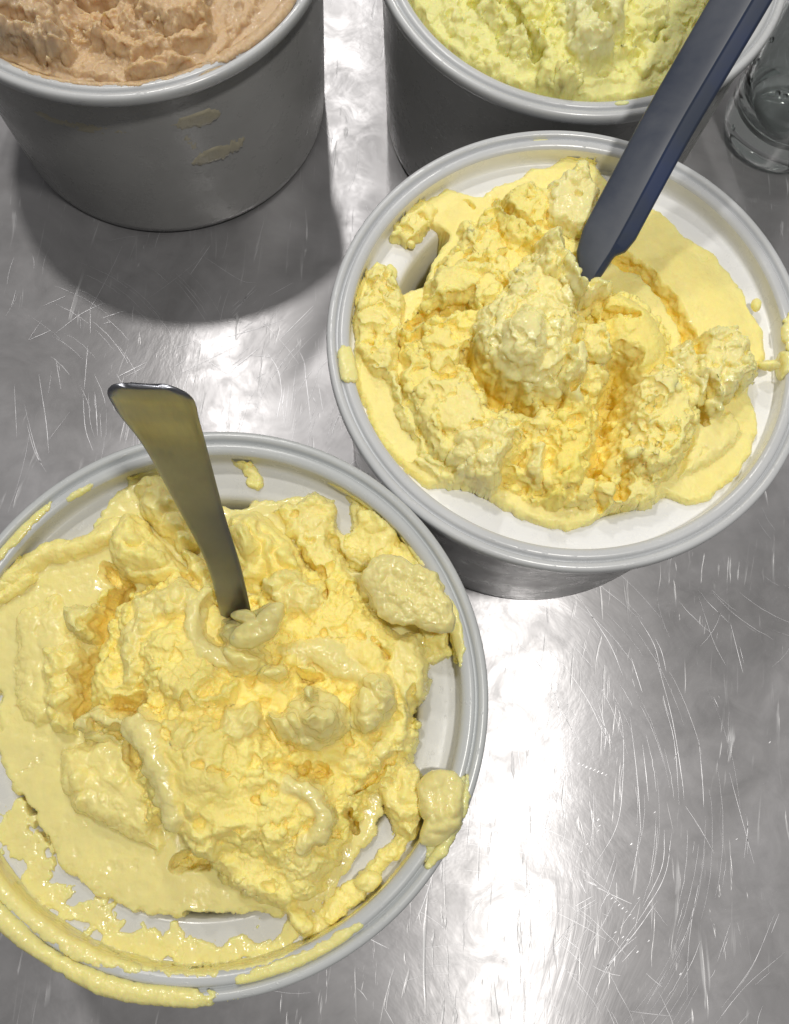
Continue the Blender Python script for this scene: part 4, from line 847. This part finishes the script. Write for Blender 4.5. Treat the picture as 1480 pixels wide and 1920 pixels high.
def lump(spec, parent, material, seed, base=None):
    nm, P, z, T_, n_, me_, ti, tx, ty = spec
    P = np.array(P); c = P.mean(0)
    ang = np.arctan2(P[:, 1] - c[1], P[:, 0] - c[0]); rad = np.hypot(P[:, 0] - c[0], P[:, 1] - c[1])
    o = np.argsort(ang); ang, rad = ang[o], rad[o]
    size = rad.mean()
    nt_ = int(np.clip(size * 1100, 56, 260)); nr = int(np.clip(size * 420, 14, 80))
    th = np.linspace(-np.pi, np.pi, nt_, endpoint=False)
    rr = np.interp(th, np.r_[ang - 2 * np.pi, ang, ang + 2 * np.pi], np.r_[rad, rad, rad])
    k = max(1, nt_ // 60)
    ker = np.ones(2 * k + 1) / (2 * k + 1)
    rr = np.convolve(np.r_[rr[-k:], rr, rr[:k]], ker, 'valid')
    ex, ey = c[0] + rr * np.cos(th), c[1] + rr * np.sin(th)
    rr = rr * (1 + 0.16 * fbm(ex * 7 + seed, ey * 7, seed, 2)) + n_ * (1.4 * fbm(ex * 16, ey * 16 + seed, 1.0, 3) + 0.8 * fbm(ex * 40, ey * 40 + seed, 3.0, 2))
    q = np.linspace(0, 1, nr)
    rho_t = 1 - (1 - q) ** 1.8                       # dense towards the edge
    rho_b = rho_t[::-1][1:]
    rho = np.r_[rho_t, rho_b]; top = np.r_[np.ones(nr), np.zeros(nr - 1)]
    TH, RH = np.meshgrid(th, rho, indexing='ij')
    X = c[0] + rr[:, None] * RH * np.cos(TH); Y = c[1] + rr[:, None] * RH * np.sin(TH)
    # noise only inside, so that the two sides meet along the edge
    pw = 2.2 + 1.6 * (0.5 + 0.5 * math.sin(seed * 7.7))
    prof = np.sqrt(np.clip(1 - RH ** pw, 0, 1))
    und = 0.55 * fbm(X * 5.5 + seed, Y * 5.5, 0.7 + seed, 2) + 0.30 * (np.abs(fbm(X * 12 + seed, Y * 12, 4.0, 2)) * 2.6 - 0.6)
    nn = n_ * (2.0 * fbm(X * 13 + seed, Y * 13, 2.0, 3) + 1.2 * fbm(X * 36, Y * 36 + seed, 5.0, 3, .6))
    if n_ > 0.0065:
        e1, e2, eh = worley(X * 30 + seed, Y * 30, 3)
        nn = nn + n_ * 0.9 * (np.sqrt(np.clip(e2 - e1, 0, 1)) + eh - 1.0)
    up_ = T_ * prof * (1 + und) + nn * np.clip(prof * 1.5, 0, 1)
    dn_ = -0.9 * T_ * np.clip(1 - RH ** 2.5, 0, 1) ** 0.6
    Z = LEDGE + z - T_ * 1.05 + np.where(top[None] > 0.5, up_, dn_) + tx * (X - c[0]) + ty * (Y - c[1])
    bulge = n_ * 1.2 * fbm(X * 20, Y * 20, Z * 20 + seed, 2) * RH
    X = X + bulge * np.cos(TH); Y = Y + bulge * np.sin(TH)
    n2_ = X.shape[1]
    V = np.stack([X, Y, Z], -1).reshape(-1, 3)
    F = grid_faces(nt_, n2_, wrap_u=True)[:, ::-1]
    me = mesh(nm, V, F, {'melt': np.full(len(V), me_), 'tint': np.full(len(V), ti)})
    o_ = link(nm, me, material, parent)
    bm = bmesh.new(); bm.from_mesh(me)
    bmesh.ops.remove_doubles(bm, verts=bm.verts, dist=1e-7)
    bmesh.ops.recalc_face_normals(bm, faces=bm.faces)
    bm.to_mesh(me); bm.free()
    return o_

# films of cream clinging to rim and upper wall
_filmp = np.array([INN[3], INN[2], INN[1], INN[0]] + RIM[::-1] + [OUT[-1], OUT[-2], (0.993, H - 0.062), (0.985, H - 0.068)], float)
def film(name, specs, parent, material, seed, melt=0.6, th0=-180, th1=180, prof=None):
    """specs: (theta, half width deg, s centre, half width s, thickness, noise, angle exponent)"""
    nth = int((th1 - th0) * 5); ns = 70
    _film = _filmp if prof is None else np.array(prof, float)
    _fs = np.r_[0, np.cumsum(np.linalg.norm(np.diff(_film, axis=0), axis=1))]
    th = np.radians(np.linspace(th0, th1, nth)); s = np.linspace(0, _fs[-1], ns)
    r = np.interp(s, _fs, _film[:, 0]); z = np.interp(s, _fs, _film[:, 1])
    dr, dz = np.gradient(r), np.gradient(z)
    ker = np.ones(7) / 7
    sg = 1.0 if prof is None else -1.0
    nr_ = sg * np.convolve(np.pad(-dz, 3, 'edge'), ker, 'valid'); nz_ = sg * np.convolve(np.pad(dr, 3, 'edge'), ker, 'valid')
    L_ = np.hypot(nr_, nz_) + 1e-9; nr_, nz_ = nr_ / L_, nz_ / L_
    TH, SS = np.meshgrid(th, s, indexing='ij')
    X, Y = r[None] * np.cos(TH), r[None] * np.sin(TH)
    w1 = fbm(X * 7 + seed, Y * 7, SS * 9, 3); w2 = fbm(X * 30 + seed, Y * 30, SS * 30, 3, .6)
    w3 = fbm(X * 3 + seed, Y * 3, SS * 3, 2)
    t = np.full(TH.shape, -0.003)
    deg = np.degrees(TH)
    for (c, hw, sc_, hs, tk, en) in specs:
        a = ((deg - c + 180) % 360 - 180) / hw
        b_ = (SS - sc_) / hs
        q = 1 - (np.abs(a) ** 2.6 + np.abs(b_) ** 2.2) + en * (w1 * 1.6 + w2 * 1.1)
        v = tk * dome(q, 0.7) * (1 + 0.6 * w1 + 0.3 * w2) * (0.55 + 0.9 * sstep(-0.4, 0.5, w3))
        v = v + 0.0012 * w2 + 0.35 * tk * np.abs(w1) * sstep(0, .4, q)
        t = np.maximum(t, np.where(q > 0, v, -0.003))
    keep = t > 0
    k2 = keep.copy()
    k2[1:, :] |= keep[:-1, :]; k2[:-1, :] |= keep[1:, :]; k2[:, 1:] |= keep[:, :-1]; k2[:, :-1] |= keep[:, 1:]
    rr = r[None] + nr_[None] * t; Z = z[None] + nz_[None] * t
    V = np.stack([rr * np.cos(TH), rr * np.sin(TH), Z], -1).reshape(-1, 3)
    F = grid_faces(nth, ns)
    kv = k2.ravel(); F = F[kv[F].all(1)]
    used = np.zeros(len(V), bool); used[F.ravel()] = True
    idx = np.cumsum(used) - 1
    me = mesh(name, V[used], idx[F], {'melt': np.full(used.sum(), melt), 'tint': np.zeros(used.sum())})
    return link(name, me, material, parent)

ICE = 'servings of ice cream inside the tubs'
ia = empty('ice_cream', (TA[0], TA[1], 0), 'melting yellow ice cream with glossy soft lumps around the steel spoon, lower left tub', 'ice cream', ICE, KA)
ib = empty('ice_cream', (TB[0], TB[1], 0), 'bright yellow crumbly ice cream in the middle right tub, gouged around the grey handle', 'ice cream', ICE)
ic = empty('ice_cream', (TC[0], TC[1], 0), 'coffee brown ice cream in the top left tub', 'ice cream', ICE)
id_ = empty('ice_cream', (TD[0], TD[1], 0), 'pale lemon green crumbly ice cream in the top right tub', 'ice cream', ICE)
scoop('scooped_mass', FA, ia, M_mango, 1.7, 660, soft=0.66, lumps=SA, worms=WA, mound=(0.02, -0.06, 0.42, 0.10))
scoop('scooped_mass', FB, ib, M_mango_b, 4.2, 660, soft=0.12, lumps=SB, worms=WB, mound=(-0.15, 0.0, 0.42, 0.08))
scoop('scooped_mass', FC, ic, M_coffee, 8.8, 480, (-0.905, 0.905, -0.905, 0.35), 0.6, SC)
scoop('scooped_mass', FD, id_, M_lemon, 6.1, 480, (-0.905, 0.905, -0.905, 0.35), 0.15, SD)
for specs, par, mt in ((SA, ia, M_mango), (SB, ib, M_mango_b), (SC, ic, M_coffee), (SD, id_, M_lemon)):
    for i, sp in enumerate(specs):
        if sp[0] == 'soft_lump': continue
        lump(sp, par, mt, 3.1 * i + 1)
def films(specs, parent, material, seed, melt=0.6):
    for i, sp in enumerate(specs):
        film('rim_smear', [sp], parent, material, seed + i, melt, sp[0] - 1.35 * sp[1], sp[0] + 1.35 * sp[1])
films([(-110, 34, .20, .045, .014, .6), (-62, 14, .13, .03, .003, .8), (-22, 10, .16, .06, .014, .35),
                   (130, 4, .10, .015, .003, .8), (147, 10, .13, .022, .006, .7), (35, 20, .04, .04, .007, .9), (60, 8, .05, .02, .004, .8), (-160, 14, .10, .04, .006, .7),
                   (-122, 30, .05, .085, .006, .5), (-80, 26, .04, .06, .005, .6), (-40, 20, .04, .03, .006, .8), (20, 9, .10, .03, .010, .6)], ia, M_mango, 2.0)
films([(-166, 5, .11, .05, .012, .5), (6, 6, .13, .05, .018, .5), (-133, 8, .05, .03, .003, .8), (100, 2, .14, .012, .003, .8), (-2, 4, .06, .05, .012, .6)], ib, M_mango_b, 5.0)
films([(-75, 50, .06, .06, .006, .45), (-35, 22, .07, .09, .012, .4), (-55, 4, .16, .02, .008, .5), (-100, 12, .04, .03, .01, .6)], ic, M_coffee, 9.0, 0.3)
for c_, hw_, s_, hs_, tk_ in ((-62, 7, .88, .05, .004), (-58, 9, .60, .05, .005), (-61, 6, .72, .10, .001), (-95, 16, .90, .04, .001)):
    film('wall_smear', [(c_, hw_, s_, hs_, tk_, .7)], ic, M_coffee_film, 3.0 + c_, 0.8, c_ - 14, c_ + 14, OUT[4:9])
films([(-77, 2, .12, .012, .008, .5), (-60, 6, .03, .03, .005, .6)], id_, M_lemon, 11.0)

# ------------------------------------------------------------------ spoon
M_spoon, nt, b = mat('brushed_spoon_steel')
b.inputs['Metallic'].default_value = 1.0
co = objvec(nt)
mp = nd(nt, 'ShaderNodeMapping'); mp.inputs['Scale'].default_value = (1.0, 1.0, 0.05)
nt.links.new(co, mp.inputs['Vector'])
sp_n = noise(nt, mp.outputs[0], 1500, 3, 0.6)
sp_b = noise(nt, co, 60, 3, 0.5)
nt.links.new(ramp(nt, sp_b, [(0.3, (0.24, 0.25, 0.28)), (0.7, (0.34, 0.35, 0.39))]), b.inputs['Base Color'])
nt.links.new(ramp(nt, sp_n, [(0.3, 0.30), (0.7, 0.42)]), b.inputs['Roughness'])

def strip(name, path, normal_hint, thick, parent, material, camber=0.0, nw=12):
    """path rows: x, y, z, half width ; a rounded strip"""
    P = np.array(path, float)
    Pp = np.vstack([2 * P[0] - P[1], P, 2 * P[-1] - P[-2]])
    Q = []
    for i in range(1, len(Pp) - 2):
        p0, p1, p2, p3 = Pp[i - 1:i + 3]
        for t in np.linspace(0, 1, 12, endpoint=(i == len(Pp) - 3)):
            Q.append(0.5 * (2 * p1 + (p2 - p0) * t + (2 * p0 - 5 * p1 + 4 * p2 - p3) * t * t + (-p0 + 3 * p1 - 3 * p2 + p3) * t ** 3))
    Q = np.array(Q); xyz = Q[:, :3]; hw = Q[:, 3]
    tg = np.gradient(xyz, axis=0); tg /= np.linalg.norm(tg, axis=1)[:, None]
    nh = np.array(normal_hint, float)
    side = np.cross(tg, nh); side /= np.linalg.norm(side, axis=1)[:, None]
    nv = np.cross(side, tg)
    u = np.linspace(-1, 1, nw)
    ring_u = np.r_[u, 1.0 + 0 * u[:1], u[::-1], -1.0 + 0 * u[:1]]
    ring_o = np.r_[np.ones(nw), 0, -np.ones(nw), 0]
    edge = np.sqrt(np.clip(1 - np.abs(ring_u) ** 10, 0, 1))
    V = xyz[:, None, :] + side[:, None, :] * (hw[:, None] * (ring_u * np.where(ring_o == 0, 1.012, 1))[None])[..., None] \
        + nv[:, None, :] * ((ring_o * thick * np.clip(edge + .35, 0, 1))[None] + camber * hw[:, None] * (1 - ring_u ** 2)[None])[..., None]
    n1, n2 = V.shape[:2]
    F = grid_faces(n1, n2, wrap_v=True)
    V = V.reshape(-1, 3)
    me = mesh(name, V, F)
    o = link(name, me, material, parent)
    bm = bmesh.new(); bm.from_mesh(me)
    es = [e for e in bm.edges if e.is_boundary]
    bmesh.ops.holes_fill(bm, edges=es, sides=0)
    bmesh.ops.recalc_face_normals(bm, faces=bm.faces)
    bm.to_mesh(me); bm.free()
    return o
def L3(rows):
    return [(x, y, z + LEDGE, hw) for x, y, z, hw in rows]
spn = empty('spoon', (0, 0, 0), 'plain steel spoon standing in the lower left tub, wide handle end up', 'spoon', None, KA)
strip('handle', L3([(0.14, 0.12, -0.10, .048), (0.10, 0.20, .05, .052), (0.076, 0.265, .18, .056), (0.039, 0.414, .38, .058), (-0.022, 0.554, .60, .074), (-0.062, 0.66, .85, .093),
                    (-0.076, 0.690, 1.02, .109), (-0.078, 0.702, 1.09, .114), (-0.078, 0.706, 1.13, .112), (-0.077, 0.710, 1.160, .100), (-0.076, 0.713, 1.180, .078), (-0.076, 0.714, 1.188, .045)]), (0.05, -1, 0.15), .0065, spn, M_spoon, camber=0.06, nw=16)
strip('bowl', L3([(0.13, 0.14, -.07, .05), (0.17, 0.06, -.16, .11), (0.20, -0.03, -.25, .16), (0.22, -0.12, -.33, .15), (0.24, -0.19, -.38, .07)]), (0.05, -1, 0.15), .010, spn, M_spoon, camber=-0.3, nw=16)

M_grey, nt, b = mat('dark_grey_handle_plastic')
co = objvec(nt)
k1 = noise(nt, co, 55, 5, 0.6, 0.4)
nt.links.new(ramp(nt, k1, [(0.35, (0.040, 0.050, 0.078)), (0.7, (0.074, 0.084, 0.108))]), b.inputs['Base Color'])
nt.links.new(ramp(nt, k1, [(0.3, 0.34), (0.7, 0.55)]), b.inputs['Roughness'])
M_navy, nt, b = mat('navy_blue_handle_plastic')
co = objvec(nt)
k1 = noise(nt, co, 40, 4, 0.6, 0.4)
nt.links.new(ramp(nt, k1, [(0.45, (0.034, 0.046, 0.078)), (0.65, (0.026, 0.042, 0.105))]), b.inputs['Base Color'])
b.inputs['Roughness'].default_value = 0.36

scp = empty('scoop_handle', TB, 'thick dark grey and navy plastic handle stuck in the middle right tub', 'scoop')
def handle_mesh():
    path = np.array([(0.01, 0.13, -0.06), (0.045, 0.205, .09), (0.064, 0.247, .15), (0.149, 0.455, .27), (0.286, 0.763, .45), (0.483, 1.143, .72), (0.60, 1.38, .88), (0.78, 1.74, 1.12)], float)
    dense = []
    seg = np.r_[0, np.cumsum(np.linalg.norm(np.diff(path, axis=0), axis=1))]
    ss = np.r_[np.linspace(0, seg[3], 34), np.linspace(seg[3], seg[-1], 30)[1:]]
    xyz = np.stack([np.interp(ss, seg, path[:, k]) for k in range(3)], 1)
    for _ in range(3): xyz[1:-1] = (xyz[:-2] + xyz[1:-1] * 2 + xyz[2:]) / 4
    xyz[:, 2] += LEDGE
    tg = np.gradient(xyz, axis=0); tg /= np.linalg.norm(tg, axis=1)[:, None]
    side = np.cross(tg, (0, 0, 1)); side /= np.linalg.norm(side, axis=1)[:, None]   # to the right of the handle
    upv = np.cross(side, tg)
    # left and right reach along the length: the neck enters the cream, the shoulder starts on the right
    rt = np.interp(ss, [seg[2] * .9, seg[2] + .03, seg[2] + .115, seg[2] + .15, seg[2] + .21], [0.03, .045, .055, .088, .102])
    lf = np.interp(ss, [seg[2] - .05, seg[2] + .0, seg[2] + .07, seg[2] + .16, seg[3] + .2], [.02, .05, .095, .112, .108])
    rg = np.interp(ss, [seg[2], seg[2] + .12, seg[3]], [.015, .03, .036])
    prof = [(-1, -.022), (-1.0, .0), (-.97, .016), (-.85, .026), (-.4, .036), (0, .038), ('r', .040), ('r+', .034), (.93, .020), (1.0, .008), (1.0, -.022), (.5, -.03), (-.5, -.03)]
    V = []
    for i in range(len(ss)):
        for u, v in prof:
            if u == 'r': q = rg[i]
            elif u == 'r+': q = rg[i] + .006
            else: q = u * (rt[i] if u > 0 else lf[i])
            V.append(xyz[i] + side[i] * q + upv[i] * v)
    V = np.array(V)
    F = grid_faces(len(ss), len(prof), wrap_v=True)
    me = mesh('handle', V, F)
    o = link('handle', me, [M_grey, M_navy], scp)
    mi = np.zeros(len(me.polygons), np.int32)
    for p_ in me.polygons:
        ks = sorted(set(v % len(prof) for v in p_.vertices))
        if ks in ([6, 7], [7, 8], [8, 9], [9, 10]): mi[p_.index] = 1
    me.polygons.foreach_set('material_index', mi)
    bm = bmesh.new(); bm.from_mesh(me)
    bmesh.ops.holes_fill(bm, edges=[e for e in bm.edges if e.is_boundary], sides=0)
    bmesh.ops.recalc_face_normals(bm, faces=bm.faces)
    bm.to_mesh(me); bm.free()
    md = o.modifiers.new('bevel', 'BEVEL'); md.width = .004 * S; md.segments = 2; md.limit_method = 'ANGLE'; md.angle_limit = 0.5
handle_mesh()


# ------------------------------------------------------------------ glass
M_glass, nt, b = mat('clear_glass')
b.inputs['Base Color'].default_value = (0.86, 0.90, 0.89, 1)
b.inputs['Roughness'].default_value = 0.02
b.inputs['Transmission Weight'].default_value = 1.0
b.inputs['IOR'].default_value = 1.48
gl = empty('drinking_glass', (2.68, 3.68, 0), 'clear drinking glass with water drops standing at the top right edge', 'glass')
gp = [(0, .03), (.18, .03), (.24, .004), (.28, .0), (.315, .03), (.33, .09), (.34, .4), (.36, 1.2), (.372, 1.9), (.364, 1.93), (.352, 1.9), (.335, 1.2), (.305, .45), (.29, .28), (.25, .2), (.16, .15), (0, .14)]
V, F = lathe(gp, 96)
link('glass_body', mesh('glass_body', V, F), M_glass, gl)

rndg = random.Random(3)
for i in range(14):
    a = math.radians(rndg.uniform(160, 300)); z_ = rndg.uniform(.12, .75)
    r_ = .315 + .03 * z_ + .006
    bm = bmesh.new()
    bmesh.ops.create_icosphere(bm, subdivisions=2, radius=rndg.uniform(.008, .018) * S)
    me = bpy.data.meshes.new('water_drop'); bm.to_mesh(me); bm.free()
    o = link('water_drop', me, M_glass, gl)
    o.location = Vector((r_ * math.cos(a), r_ * math.sin(a), z_)) * S
    o.scale = (1, 1, 1.4)
